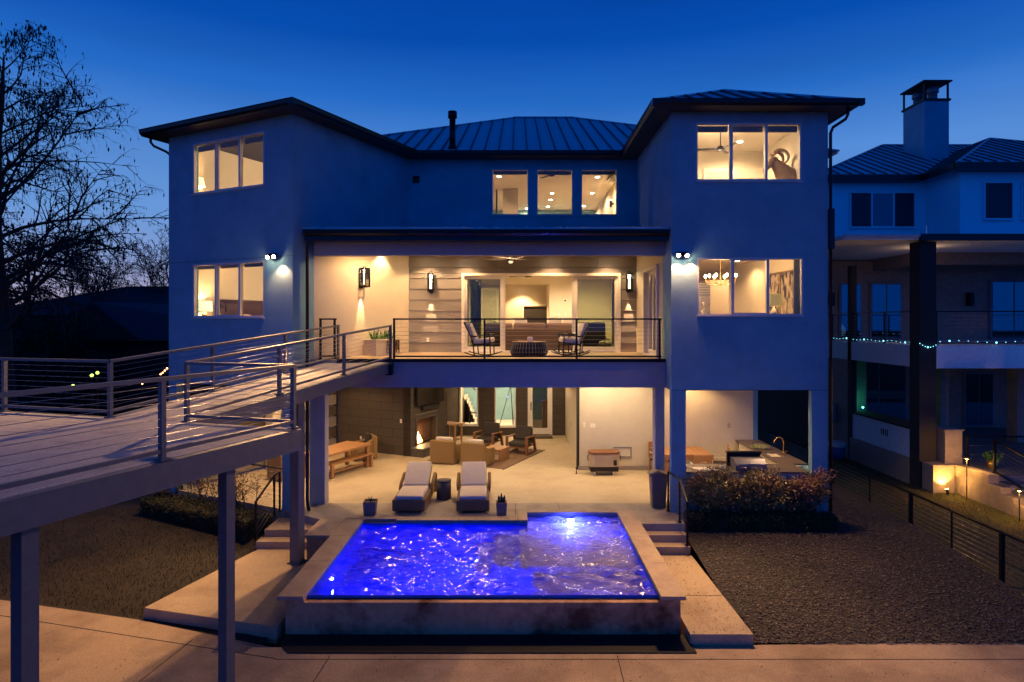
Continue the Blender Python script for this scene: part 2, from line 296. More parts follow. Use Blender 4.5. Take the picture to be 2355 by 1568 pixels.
# ------------------------------------------------------------------ mesh builder
def unit(v): v = Vector(v); return v.normalized()
class MB:
    def __init__(s): s.v = []; s.f = []; s.sm = []
    def add(s, vs, fs, smooth=False):
        o = len(s.v); s.v += [tuple(p) for p in vs]
        for f in fs: s.f.append([i+o for i in f]); s.sm.append(smooth)
        return s
    def box(s, x0, y0, z0, x1, y1, z1):
        vs = [(x0, y0, z0), (x1, y0, z0), (x1, y1, z0), (x0, y1, z0), (x0, y0, z1), (x1, y0, z1), (x1, y1, z1), (x0, y1, z1)]
        return s.add(vs, [(0, 3, 2, 1), (4, 5, 6, 7), (0, 1, 5, 4), (1, 2, 6, 5), (2, 3, 7, 6), (3, 0, 4, 7)])
    def obox(s, c, h, ax):
        c = Vector(c); u, v, w = [Vector(a) for a in ax]; vs = []
        for dz in (-1, 1):
            for dx, dy in ((-1, -1), (1, -1), (1, 1), (-1, 1)): vs.append(c+u*h[0]*dx+v*h[1]*dy+w*h[2]*dz)
        return s.add(vs, [(0, 3, 2, 1), (4, 5, 6, 7), (0, 1, 5, 4), (1, 2, 6, 5), (2, 3, 7, 6), (3, 0, 4, 7)])
    def bar(s, p, q, w, h=None, up=(0, 0, 1)):
        p, q = Vector(p), Vector(q); h = w if h is None else h; d = q-p; L = d.length; u = d.normalized()
        upv = Vector(up)
        if abs(u.dot(upv)) > .99: upv = Vector((0, 1, 0))
        v = upv.cross(u).normalized(); ww = u.cross(v).normalized()
        return s.obox((p+q)/2, (L/2, w/2, h/2), (u, v, ww))
    def tube(s, pts, r, n=6, cap=True, smooth=True):
        pts = [Vector(p) for p in pts]; rs = r if isinstance(r, (list, tuple)) else [r]*len(pts)
        vs = []; fs = []; prev = None
        for i, p in enumerate(pts):
            d = (pts[min(i+1, len(pts)-1)]-pts[max(i-1, 0)])
            d = d.normalized() if d.length > 1e-9 else Vector((0, 0, 1))
            if prev is None:
                a = Vector((0, 0, 1)) if abs(d.z) < .9 else Vector((1, 0, 0)); a = (a-d*a.dot(d)).normalized()
            else: a = (prev-d*prev.dot(d)); a = a.normalized() if a.length > 1e-6 else Vector((1, 0, 0))
            prev = a; b = d.cross(a)
            for k in range(n):
                t = 2*math.pi*k/n; vs.append(p+(a*math.cos(t)+b*math.sin(t))*rs[i])
        for i in range(len(pts)-1):
            for k in range(n):
                fs.append((i*n+k, i*n+(k+1) % n, (i+1)*n+(k+1) % n, (i+1)*n+k))
        if cap: fs.append(tuple(range(n))[::-1]); fs.append(tuple((len(pts)-1)*n+k for k in range(n)))
        return s.add(vs, fs, smooth)
    def cyl(s, p, q, r1, r2=None, n=20): return s.tube([p, q], [r1, r1 if r2 is None else r2], n)
    def lathe(s, prof, c=(0, 0, 0), n=24, smooth=True):
        vs = []; fs = []
        for r, z in prof:
            for k in range(n):
                t = 2*math.pi*k/n; vs.append((c[0]+r*math.cos(t), c[1]+r*math.sin(t), c[2]+z))
        for i in range(len(prof)-1):
            for k in range(n): fs.append((i*n+k, i*n+(k+1) % n, (i+1)*n+(k+1) % n, (i+1)*n+k))
        return s.add(vs, fs, smooth)
    def ball(s, c, r, n=10, sc=(1, 1, 1)):
        vs = []; fs = []; m = max(4, n//2)
        for i in range(m+1):
            a = math.pi*i/m
            for k in range(n):
                t = 2*math.pi*k/n
                vs.append((c[0]+r*sc[0]*math.sin(a)*math.cos(t), c[1]+r*sc[1]*math.sin(a)*math.sin(t), c[2]+r*sc[2]*math.cos(a)))
        for i in range(m):
            for k in range(n): fs.append((i*n+k, (i+1)*n+k, (i+1)*n+(k+1) % n, i*n+(k+1) % n))
        return s.add(vs, fs, True)
    def prism(s, poly, z0, z1):
        n = len(poly); vs = [(x, y, z0) for x, y in poly]+[(x, y, z1) for x, y in poly]
        fs = [tuple(range(n))[::-1], tuple(range(n, 2*n))]+[(i, (i+1) % n, n+(i+1) % n, n+i) for i in range(n)]
        return s.add(vs, fs)
    def xform(s, M, start=0):
        for i in range(start, len(s.v)): s.v[i] = tuple(M @ Vector(s.v[i]))
        return s
    # wall in plane along A->B with openings (s0,s1,z0,z1), thickness to the side of inward vector
    def wall(s, A, B, z0, z1, th, inward, ops=()):
        A = Vector((A[0], A[1], 0)); B = Vector((B[0], B[1], 0)); L = (B-A).length; u = (B-A)/L; w = Vector((inward[0], inward[1], 0)).normalized()
        w = (w-u*w.dot(u)).normalized()*th
        ss = sorted({0, L, *[o[0] for o in ops], *[o[1] for o in ops]}); zs = sorted({z0, z1, *[o[2] for o in ops], *[o[3] for o in ops]})
        ss = [x for x in ss if -1e-6 <= x <= L+1e-6]; zs = [z for z in zs if z0-1e-6 <= z <= z1+1e-6]
        def solid(i, j):
            if i < 0 or j < 0 or i >= len(ss)-1 or j >= len(zs)-1: return False
            a = (ss[i]+ss[i+1])/2; b = (zs[j]+zs[j+1])/2
            return not any(o[0] < a < o[1] and o[2] < b < o[3] for o in ops)
        def P(a, z, back): return A+u*a+Vector((0, 0, z))+(w if back else Vector((0, 0, 0)))
        for i in range(len(ss)-1):
            for j in range(len(zs)-1):
                if not solid(i, j): continue
                a0, a1, b0, b1 = ss[i], ss[i+1], zs[j], zs[j+1]
                s.add([P(a0, b0, 0), P(a1, b0, 0), P(a1, b1, 0), P(a0, b1, 0)], [(0, 1, 2, 3)])
                s.add([P(a0, b0, 1), P(a1, b0, 1), P(a1, b1, 1), P(a0, b1, 1)], [(3, 2, 1, 0)])
                if not solid(i-1, j): s.add([P(a0, b0, 0), P(a0, b1, 0), P(a0, b1, 1), P(a0, b0, 1)], [(0, 1, 2, 3)])
                if not solid(i+1, j): s.add([P(a1, b0, 0), P(a1, b0, 1), P(a1, b1, 1), P(a1, b1, 0)], [(0, 1, 2, 3)])
                if not solid(i, j-1): s.add([P(a0, b0, 0), P(a0, b0, 1), P(a1, b0, 1), P(a1, b0, 0)], [(0, 1, 2, 3)])
                if not solid(i, j+1): s.add([P(a0, b1, 0), P(a1, b1, 0), P(a1, b1, 1), P(a0, b1, 1)], [(0, 1, 2, 3)])
        return s
WM = {}
def P(mb, name, m, parent=None, world=True, bevel=0, loc=None, rot=None, sub=0, kind=None):
    me = bpy.data.meshes.new(name); me.from_pydata(mb.v, [], mb.f); me.update()
    me.polygons.foreach_set('use_smooth', mb.sm)
    if isinstance(m, str): m = MATS[m]
    me.materials.append(m)
    o = bpy.data.objects.new(name, me); col.objects.link(o)
    if loc: o.location = loc
    if rot: o.rotation_euler = rot
    base = Matrix.Translation(Vector(loc or (0, 0, 0))) @ (Matrix.Rotation(rot[2], 4, 'Z') if rot else Matrix.Identity(4))
    if parent:
        o.parent = parent
        if world: o.matrix_parent_inverse = WM[parent.name].inverted(); WM[o.name] = base
        else: WM[o.name] = WM[parent.name] @ base
    else: WM[o.name] = base
    if bevel:
        b = o.modifiers.new('bevel', 'BEVEL'); b.width = bevel; b.segments = 2; b.limit_method = 'ANGLE'; b.angle_limit = R(40)
    if sub:
        b = o.modifiers.new('subdiv', 'SUBSURF'); b.levels = sub; b.render_levels = sub
    if kind: o['kind'] = kind
    return o
def T(name, label, cat, loc=(0, 0, 0), rz=0, group=None, kind=None):
    o = bpy.data.objects.new(name, None); col.objects.link(o); o.empty_display_size = .2
    o.location = loc; o.rotation_euler = (0, 0, rz); o['label'] = label; o['category'] = cat
    if group: o['group'] = group
    WM[o.name] = Matrix.Translation(Vector(loc)) @ Matrix.Rotation(rz, 4, 'Z')
    return o
def tag(o, label, cat, group=None, kind=None):
    o['label'] = label; o['category'] = cat
    if group: o['group'] = group
    if kind: o['kind'] = kind
    return o
def dup(root, loc, rz=None, label=None, group=None, skip=()):
    def cp(o, par):
        c = o.copy(); col.objects.link(c); c.parent = par
        for ch in list(o.children):
            if ch.name.split('.')[0] in skip: continue
            cp(ch, c)
        return c
    r = cp(root, None); r.location = loc
    if rz is not None: r.rotation_euler = (0, 0, rz)
    if label: r['label'] = label
    if group: r['group'] = group
    return r
def lamp(kind, name, loc, power, color, parent=None, size=.1, target=None, spot=120, blend=.6, sizey=None):
    ld = bpy.data.lights.new(name, kind); ld.energy = power; ld.color = color
    if kind == 'AREA':
        ld.size = size; ld.shape = 'DISK'
        if sizey: ld.shape = 'RECTANGLE'; ld.size_y = sizey
    else: ld.shadow_soft_size = size
    if kind == 'SPOT': ld.spot_size = R(spot); ld.spot_blend = blend
    o = bpy.data.objects.new(name, ld); col.objects.link(o)
    M = Matrix.Translation(Vector(loc))
    if target is not None:
        d = (Vector(target)-Vector(loc)).normalized(); M = M @ d.to_track_quat('-Z', 'Y').to_matrix().to_4x4()
    if parent: o.parent = parent; o.matrix_parent_inverse = WM[parent.name].inverted()
    o.matrix_basis = M
    return o

# left-wing frame
TH = R(25.9)
LX = Vector((math.cos(TH), -math.sin(TH), 0)); LY = Vector((math.sin(TH), math.cos(TH), 0)); L0 = Vector((-9.9, 17.53, 0))
def lw(x, y, z=0): return L0+LX*x+LY*y+Vector((0, 0, z))
ZA = Vector((0, 0, 1)); XA = Vector((1, 0, 0)); YA = Vector((0, 1, 0))
# ------------------------------------------------------------------ ground, terrace, walks
DK = 3.76                      # balcony deck height
def gz(y): return min(-.25, -.66+(max(y, 10.4)-10.4)*.41/4.3)
def S(mb, name, m): o = P(mb, name, m); o['kind'] = 'structure'; return o
def grid(x0, x1, y0, y1, n, m, zf, jit=0):
    mb = MB(); vs = []
    for j in range(m+1):
        for i in range(n+1):
            x = x0+(x1-x0)*i/n; y = y0+(y1-y0)*j/m; vs.append((x, y, zf(x, y)+random.uniform(-jit, jit)))
    fs = [(j*(n+1)+i, j*(n+1)+i+1, (j+1)*(n+1)+i+1, (j+1)*(n+1)+i) for j in range(m) for i in range(n)]
    return mb.add(vs, fs, True)
mb = MB(); gp = [(-900, -300), (900, -300), (900, 1200), (-900, 1200), (-4.0, 10.7), (2.8, 10.7), (2.8, 15.5), (-4.0, 15.5)]   # one sheet with a hole for the pool basin
mb.add([(x, y, -.80) for x, y in gp], [(0, 1, 5, 4), (1, 2, 6, 5), (2, 3, 7, 6), (3, 0, 4, 7)]); S(mb, 'ground', 'far_ground')
S(grid(3.935, 9.75, 10.43, 30, 60, 160, lambda x, y: gz(y)-.012, .006), 'gravel_bed', 'mulch')
def lz(x, y):
    z = -.705+.29*max(0, min(1, (y-(11.25-(min(x, -6.9)+6.9)*.26))/4))
    return min(z, -.53) if x > -7.0 and y < 14.6 else z
S(grid(-30, -4.3, 9.5, 40, 120, 140, lambda x, y: lz(x, y), .006), 'lawn', 'lawn')
S(grid(9.75, 30, 9.5, 40, 90, 140, lambda x, y: -.60, .006), 'side_lawn', 'lawn_green')
# driveway: polygon with a slanted left part
q = R(14.6); dv = Vector((math.cos(q), -math.sin(q), 0))
A = Vector((-4.1, 10.61, 0)); Lf = A-dv*12
mb = MB(); mb.prism([(30, 4.0), (30, 10.9), (8.67, 10.58), (3.95, 10.37), (2.9, 10.30), (-4.1, 10.30), (-6.9, 11.25), (-10.08, 12.05), (Lf.x-8, Lf.y+2), (Lf.x-8, 4.0)], -.95, -.68)
S(mb, 'driveway', 'drive_concrete')
def joint(p, q_, w=.014, z=-.676):
    mb = MB(); mb.bar((p[0], p[1], z-.002), (q_[0], q_[1], z-.002), w, .004); S(mb, 'driveway_joint', 'joint_dark')
joint((-3.05, 10.05), (-3.2, 6)); joint((1.62, 10.05), (1.50, 6)); joint((-5.55, 10.55), (-6.1, 6.2)) ; joint((9.0, 10.3), (8.9, 6))
joint((-10.1, 11.55), (-3.9, 9.95)); joint((-3.9, 9.93), (30, 9.93)); joint((-10.2, 11.6), (-10.9, 7))
mb = MB(); mb.prism([(-3.75, 10.10), (2.93, 10.10), (2.93, 10.69), (-4.02, 10.69), (-4.02, 10.42)], -.679, -.662); bg_ = S(mb, 'gravel_strip', 'black_gravel')
# side walks
mb = MB(); mb.prism([(-6.85, 11.33), (-4.14, 10.62), (-4.10, 14.3), (-5.97, 14.3)], -.95, -.50); S(mb, 'path', 'walk_concrete')
mb = MB(); mb.prism([(2.90, 10.37), (3.955, 10.37), (3.90, 13.85), (2.90, 13.85)], -.95, -.50); S(mb, 'path', 'walk_concrete')
mb = MB(); mb.box(2.90, 11.83, -.499, 3.93, 11.842, -.496); S(mb, 'path_joint', 'joint_dark')
# patio + terrace (tops level, butted)
mb = MB(); w = [lw(.02, .02), lw(4.75, .02)]
mb.prism([(w[1].x, w[1].y), (-5.05, 16.13), (7.65, 16.13), (7.65, 26.5), (-9.0, 26.5), (lw(.02, 6.5).x, lw(.02, 6.5).y), (w[0].x, w[0].y)], -.9, 0)
S(mb, 'patio', 'patio_concrete')
mb = MB(); mb.prism([(-5.86, 15.52), (-4.72, 14.8), (-4.14, 14.8), (-4.14, 14.97), (.0, 14.97), (.0, 15.52), (2.90, 15.52), (2.90, 14.51), (3.93, 14.51), (3.93, 16.126), (-5.08, 16.126), (-5.62, 15.60)], -.9, 0)
S(mb, 'terrace', 'terrace_stone')
for x0, y0, x1, y1 in ((1.05, 15.5, 1.06, 16.12), (-2.3, 14.98, -2.29, 16.12), (-.06, 14.98, -.05, 16.12)):
    mb = MB(); mb.box(x0, y0, 0, x1, y1, .003); S(mb, 'terrace_joint', 'joint_dark')
# steps right and left of the pool
for nm, X0, X1, ys, lab in (('steps', 2.905, 3.90, (14.505, 14.22, 13.93), 'three concrete garden steps beside the pool, right of the water'),):
    t = T('garden_steps', lab, 'steps', (3.4, 13.8, -.5))
    for k in range(1, 3):
        mb = MB(); mb.box(X0, ys[k], -.9, X1+.0*k, ys[k-1]-.003, -.167*k); P(mb, 'step', 'walk_concrete', t, bevel=.008)
t = T('garden_steps', 'two concrete garden steps beside the bridge column, left of the pool', 'steps', (-5.4, 14.3, -.5))
mb = MB(); mb.box(-6.05, 14.25, -.9, -4.745, 14.58, -.333); P(mb, 'step', 'walk_concrete', t, bevel=.008)
mb = MB(); mb.prism([(-5.98, 14.585), (-4.745, 14.585), (-4.745, 14.82), (-5.86, 15.515), (-5.98, 15.4)], -.9, -.167); P(mb, 'step', 'walk_concrete', t, bevel=.008)

# scattered chips, blades
def chips(name, n, x0, x1, y0, y1, zf, s, m, upright=False, test=None):
    mb = MB(); c = 0; vs = []; fs = []
    while c < n:
        x = random.uniform(x0, x1); y = y0+(y1-y0)*random.random()**1.25
        c += 1
        if test and not test(x, y): continue
        z = zf(x, y); a = random.uniform(0, 6.28); L = s*random.uniform(.5, 1.6); o = len(vs)
        dx, dy = math.cos(a), math.sin(a)
        if upright:
            ln = random.uniform(-.6, .6)*L; wd = L*.10
            vs += [(x-dx*wd, y-dy*wd, z), (x+dx*wd, y+dy*wd, z), (x+dy*ln, y-dx*ln, z+L)]; fs.append((o, o+1, o+2))
        else:
            h = random.uniform(.004, .018); w_ = L*random.uniform(.3, .8)
            vs += [(x-dx*L, y-dy*L, z), (x+dy*w_, y-dx*w_, z+h*.6), (x+dx*L, y+dy*L, z+h*1.2), (x-dy*w_, y+dx*w_, z+h)]; fs.append((o, o+1, o+2, o+3))
    mb.v = vs; mb.f = fs; mb.sm = [False]*len(fs); return P(mb, name, m)
o = chips('mulch_chips', 26000, 3.95, 9.7, 10.4, 17.5, lambda x, y: gz(y)-.006, .020, 'gravel_chip'); tag(o, 'brown mulch chips strewn over the bed right of the pool', 'mulch', kind='stuff')
inl = lambda x, y: not (x > -7.0 and y < 14.4 and x > -6.85+(y-11.33)*.3) and y > 11.35-(x+7)*.26+.0
o = chips('wood_chips', 1600, 3.98, 9.7, 10.45, 16.5, lambda x, y: gz(y)-.004, .020, 'chip_pale'); tag(o, 'pale larger stones and bark pieces scattered in the mulch bed', 'mulch', kind='stuff')
o = chips('leaf_litter', 330, 2.95, 3.92, 10.4, 13.8, lambda x, y: -.499, .010, 'dark_speck'); tag(o, 'dark leaf specks on the right garden path', 'leaf litter', kind='stuff')
o = chips('leaf_litter', 1100, -9, 9, 7.0, 10.2, lambda x, y: -.679, .010, 'dark_speck'); tag(o, 'dark leaf specks scattered over the driveway', 'leaf litter', kind='stuff')
o = chips('grass', 30000, -14, -4.6, 11.2, 17, lambda x, y: lz(x, y), .045, 'blade', True, inl); tag(o, 'dry short grass on the dark lawn left of the pool', 'grass', kind='stuff')
o = chips('grass', 14000, 9.85, 13.6, 11.5, 24, lambda x, y: -.60, .045, 'blade_green', True); tag(o, 'green and brown grass strip between cable fence and neighbouring wall', 'grass', kind='stuff')

# ------------------------------------------------------------------ swimming pool
PW = -.10
pool = T('swimming_pool', 'raised swimming pool with stained concrete front wall and stone coping', 'swimming pool', (-.6, 12.7, -.68))
mb = MB()
mb.box(-4.02, 10.69, -.95, 2.82, 10.84, PW-.012)                      # overflow wall
P(mb, 'front_wall', 'pool_wall', pool)
for a, b, c_ in ((-4.02, -3.70, 14.79), (2.475, 2.82, 15.55)):
    mb = MB(); mb.box(a, 10.842, -.95, b, c_, -.045); mb.box(a, 10.69, PW-.01, b, 10.843, -.0451); P(mb, 'side_wall', 'pool_wall', pool)
mb = MB()  # interior shell, faces inward
def bas(mb, x0, y0, x1, y1, z0, z1, sides='LRFB'):
    if 'B' in sides: mb.add([(x0, y1, z0), (x1, y1, z0), (x1, y1, z1), (x0, y1, z1)], [(0, 1, 2, 3)])
    if 'F' in sides: mb.add([(x0, y0, z0), (x1, y0, z0), (x1, y0, z1), (x0, y0, z1)], [(0, 1, 2, 3)])
    if 'L' in sides: mb.add([(x0, y0, z0), (x0, y1, z0), (x0, y1, z1), (x0, y0, z1)], [(0, 1, 2, 3)])
    if 'R' in sides: mb.add([(x1, y0, z0), (x1, y1, z0), (x1, y1, z1), (x1, y0, z1)], [(0, 1, 2, 3)])
    mb.add([(x0, y0, z0), (x1, y0, z0), (x1, y1, z0), (x0, y1, z0)], [(0, 1, 2, 3)])
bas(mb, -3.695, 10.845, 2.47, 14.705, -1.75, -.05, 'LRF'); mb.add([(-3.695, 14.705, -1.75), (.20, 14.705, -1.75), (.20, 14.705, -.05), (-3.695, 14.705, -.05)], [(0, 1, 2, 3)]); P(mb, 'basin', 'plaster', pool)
mb = MB(); mb.box(.05, 12.55, -1.74, 2.465, 15.30, -.42)
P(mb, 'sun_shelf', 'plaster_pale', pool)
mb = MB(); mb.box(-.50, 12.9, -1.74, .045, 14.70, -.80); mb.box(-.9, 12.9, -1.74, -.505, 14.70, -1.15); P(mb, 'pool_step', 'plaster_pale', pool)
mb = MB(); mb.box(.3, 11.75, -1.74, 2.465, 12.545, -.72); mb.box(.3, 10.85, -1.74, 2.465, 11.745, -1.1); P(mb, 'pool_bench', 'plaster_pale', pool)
mb = MB(); mb.box(.235, 15.302, -1.7, 2.48, 15.33, -.046); mb.box(.20, 14.70, -1.7, .232, 15.33, -.046); mb.box(2.478, 14.70, -1.7, 2.50, 15.33, -.046); mb.box(-3.69, 14.707, -1.7, .198, 14.73, -.046)
P(mb, 'tile_band', 'plaster_tile', pool)
def cop(x0, y0, x1, y1):
    mb = MB(); mb.box(x0, y0, -.045, x1, y1, .022); P(mb, 'coping', 'coping_stone', pool, bevel=.006)
for a, b in ((10.62, 12.2), (12.205, 13.64), (13.645, 14.795)): cop(-4.14, a, -3.69, b)
for a, b in ((10.62, 12.1), (12.105, 13.6), (13.605, 15.5)): cop(2.47, a, 2.895, b)
for a, b in ((-4.14, -2.9), (-2.895, -1.6), (-1.595, -.4), (-.395, -.005)): cop(a, 14.70 if a > -4 else 14.80, b, 14.965)
cop(-.0, 14.70, .235, 15.515)
for a, b in ((.24, .9), (.905, 1.6), (1.605, 2.465)): cop(a, 15.30, b, 15.515)
blk = T('stone_plinth', 'low square stone plinth with pale slab top, left corner of the pool', 'plinth', (-4.43, 14.2, -.5))
mb = MB(); mb.box(-4.68, 13.70, -.7, -4.10, 14.78, -.045); P(mb, 'base', 'pool_wall', blk)
mb = MB(); mb.box(-4.73, 13.65, -.044, -4.145, 14.795, .022); P(mb, 'slab', 'coping_stone', blk, bevel=.006)
# water
wr = random.Random(5); WV = [(.0085*L_*wr.uniform(.6, 1.2), 6.283/L_*math.cos(a_), 6.283/L_*math.sin(a_), wr.uniform(0, 6.28)) for L_, a_ in [(wr.uniform(.22, .66), wr.uniform(0, 6.28)) for _ in range(16)]]
def wz(x, y):
    u = x+.10*math.sin(3.1*y+1.3*x); v = y+.10*math.sin(2.7*x-1.9*y)
    return PW+(1+.7*max(0, min(1, x+.5)))*sum(a*math.sin(kx*u+ky*v+ph) for a, kx, ky, ph in WV)*max(.15, min(1, (y-10.8)*2.5))
mb = grid(-3.693, 2.469, 10.80, 14.703, 165, 105, wz); w2 = grid(.236, 2.469, 14.703, 15.30, 60, 16, wz)
mb.add(w2.v, w2.f, True); S(mb, 'water', 'pool_water')
# underwater lamps
def pool_lamp(label, p, d, pw, vis=.05, kind='SPOT'):
    t = T('pool_light', label, 'pool light', p, group='underwater pool lights'); mb = MB(); d = unit(d)
    p = Vector(p); mb.cyl(p, p+d*.03, vis*1.4, n=16); P(mb, 'housing', 'black_plastic', t)
    mb = MB(); mb.cyl(p+d*.031, p+d*.04, vis, n=16); P(mb, 'lens', 'pool_bulb', t)
    if kind == 'POINT': lamp('POINT', 'pool_lamp', p+d*.12, pw, (.03, .05, 1), t, size=.05)
    else: lamp('SPOT', 'pool_lamp', p+d*.06, pw*1.5, (.0, .012, 1), t, size=.06, target=p+d*.06+(d-ZA*.5), spot=146, blend=.5)
pool_lamp('round blue underwater light on the shallow shelf wall', (1.29, 15.24, -.24), (0, -1, .1), 260, .085, 'POINT')
pool_lamp('small blue underwater light on the left pool wall', (-3.66, 12.1, -.55), (1, 0, 0), 150, .045)
pool_lamp('added blue lamp hidden in the front pool wall, left half', (-2.3, 10.9, -.7), (0, 1, 0), 260, .04)  # this and the next three are unseen lamps added to spread blue light
pool_lamp('added blue lamp hidden in the front pool wall, middle', (-.7, 10.9, -.7), (0, 1, 0), 110, .03)
pool_lamp('added blue lamp hidden in the front pool wall, right half', (1.6, 10.9, -.4), (0, 1, 0), 22, .03)
pool_lamp('added blue lamp hidden under the step, middle of the pool', (-.94, 13.8, -1.45), (-1, 0, 0), 70, .04)

# ------------------------------------------------------------------ the house
house = T('modern_house', 'three storey stucco house with metal roofs, lit windows and open patio', 'house', (0, 19.85, 0))
def W(A, B, z0, z1, th, inw, ops=(), m='stucco', name='wall', parent=None):
    mb = MB(); mb.wall(A, B, z0, z1, th, inw, ops); return P(mb, name, m, parent or house)
def xy(v): return (v.x, v.y)
EZ = 10.09
# left wing
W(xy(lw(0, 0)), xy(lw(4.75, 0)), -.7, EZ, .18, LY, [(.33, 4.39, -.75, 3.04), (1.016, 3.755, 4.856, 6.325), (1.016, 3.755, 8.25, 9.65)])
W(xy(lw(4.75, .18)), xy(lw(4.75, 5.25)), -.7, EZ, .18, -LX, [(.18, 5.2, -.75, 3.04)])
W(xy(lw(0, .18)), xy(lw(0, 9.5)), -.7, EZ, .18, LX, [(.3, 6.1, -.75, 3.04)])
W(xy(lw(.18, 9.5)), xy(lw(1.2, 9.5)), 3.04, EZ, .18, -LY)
W(xy(lw(4.753, .72)), xy(lw(4.753, 5.2)), 3.77, 6.85, .002, -LX, m='stucco_warm', name='porch_warm_skin')  # thin skins tinted warm, the porch lamplight is put into their colour
W((3.817, 16.27), (3.817, 19.83), 3.77, 6.85, .002, (1, 0), [(.44, 2.23, 3.7, 6.32)], m='stucco_warm', name='porch_warm_skin')
# right wing
RX0, RX1, RY = 3.82, 7.71, 15.35
W((RX0, RY), (RX1, RY), -.7, EZ, .18, (0, 1), [(.36, 3.49, -.75, 3.04), (.64, 3.28, 4.895, 6.335), (.61, 3.24, 8.24, 9.69)])
W((RX0, RY+.18), (RX0, 19.85), 0, EZ, .15, (1, 0), [(.0, 4.3, -.05, 3.04), (1.2, 2.95, DK+.02, 6.28)])
W((RX1, RY+.18), (RX1, 30), -.7, EZ, .18, (-1, 0), [(.25, 4.3, .93, 3.04)])
W((RX1-.2, 30), (-4, 30), -.7, EZ, .18, (0, -1))
mb = MB(); mb.box(4.185, 15.52, -.7, 7.305, 15.68, .925); P(mb, 'half_wall', 'stucco', house)
# main upper wall, siding wall
W((-3.75, 19.85), (RX0, 19.85), 6.9, EZ, .15, (0, 1), [(-.825+3.75, .35+3.75, 8.17, 9.64), (.615+3.75, 1.775+3.75, 8.17, 9.64), (2.04+3.75, 3.2+3.75, 8.17, 9.64)])
mb = MB(); rows = [3.70, 4.06, 4.405, 4.75, 5.095, 5.44, 5.785, 6.13, 6.28, 6.475, 6.90]
for a, b in zip(rows[:-1], rows[1:]):
    door = b <= 6.281
    for x0, x1 in ([(-3.72, -1.80), (3.30, RX0)] if door else [(-3.72, RX0)]):
        cuts = [x0]+[x for x in ((-2.75, ) if int(a*10) % 2 else (-.6, 1.4, 2.6)) if x0+.3 < x < x1-.3 and (int(a*100) % 3 or a > 6.2)]+[x1]
        for u0, u1 in zip(cuts[:-1], cuts[1:]):
            y = 19.85; lip = .010 if abs(a-6.28) < .01 else .030
            mb.add([(u0+.002, y-lip, a+.006), (u1-.002, y-lip, a+.006), (u1-.002, y-.006, b), (u0+.002, y-.006, b), (u0+.002, y+.1, a+.006), (u1-.002, y+.1, a+.006), (u1-.002, y+.1, b), (u0+.002, y+.1, b)],
                   [(0, 1, 2, 3), (4, 7, 6, 5), (0, 4, 5, 1), (3, 2, 6, 7), (0, 3, 7, 4), (1, 5, 6, 2)])
P(mb, 'siding', 'siding', house)
# ground floor walls
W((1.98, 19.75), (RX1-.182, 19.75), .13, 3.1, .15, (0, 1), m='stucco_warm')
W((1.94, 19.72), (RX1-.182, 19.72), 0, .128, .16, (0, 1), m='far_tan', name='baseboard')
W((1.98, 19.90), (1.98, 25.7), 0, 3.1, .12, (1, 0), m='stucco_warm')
W((-2.9, 25.7), (2.1, 25.7), 0, 3.1, .15, (0, 1), [(.475+0, 1.26, .42, 3.02), (1.94, 2.83, .36, 3.02), (3.32, 4.34, .03, 3.02)], m='dark_block')
W(xy(lw(.19, 6.42)), xy(lw(3.72, 6.42)), 0, 3.1, .15, LY, m='dark_block')
W(xy(lw(3.70, 6.42)), xy(lw(3.70, 8.78)), 0, 3.1, .3, -LX, [(.38, 1.62, .28, 1.23)], m='dark_block', name='chimney_breast')
W((-2.72, 23.86), (-3.0, 24.1), 0, 3.1, .1, (-1, -.5), m='dark_block'); W((-2.98, 24.1), (-2.45, 25.69), 0, 3.1, .1, (-1, 0), m='dark_block')
# column and piers of the patio
mb = MB(); mb.box(-5.40, 16.02, 0, -5.0, 16.34, 3.04); P(mb, 'column', 'stucco_plain', house)
mb = MB(); mb.box(3.57, 16.03, 0, 3.815, 16.36, 3.04); P(mb, 'column', 'stucco_plain', house)
mb = MB(); mb.obox(lw(.80, 3.0, 1.52), (.16, .16, 1.52), (LX, LY, ZA)); P(mb, 'column', 'stucco_warm', house)
# floors and ceilings
mb = MB(); c = [xy(lw(4.76, .75)), (RX0-.004, 16.0), (RX0-.004, 26.0), (-6.9, 26.0), xy(lw(4.76, 5))]
mb.prism(c, 3.10, 3.60); P(mb, 'patio_ceiling', 'ceiling_paint', house)
mb = MB(); mb.prism([xy(lw(.19, .19)), xy(lw(4.74, .19)), xy(lw(4.74, 9)), xy(lw(.19, 9))], 3.08, 3.62); P(mb, 'patio_ceiling', 'ceiling_paint', house)
mb = MB(); mb.box(RX0+.16, RY+.19, 3.08, RX1-.19, 25, 3.62); P(mb, 'patio_ceiling', 'ceiling_paint', house)
mb = MB(); mb.box(-5.30, 15.96, 3.04, RX0-.003, 16.34, 3.70); P(mb, 'beam', 'stucco_plain', house)
mb = MB(); mb.box(-4.66, 15.90, 3.702, RX0-.004, 15.99, 3.785); P(mb, 'deck_edge', 'black_metal', house)
mb = MB()
for k in range(24):
    y0 = 15.995+k*.16; mb.box(-5.5+.44*(y0-16), y0, 3.64, RX0-.005, y0+.155, DK)
P(mb, 'balcony_floor', 'balcony_deck', house)
mb = MB(); mb.prism([(-5.35, 15.96), (RX0-.004, 15.96), (RX0-.004, 19.83), (-3.6, 19.83)], 6.86, 6.94); P(mb, 'porch_ceiling', 'ceiling_paint', house)
mb = MB(); mb.box(-5.27, 15.98, 6.46, RX0-.003, 16.26, 6.855); P(mb, 'beam', 'stucco_plain', house)
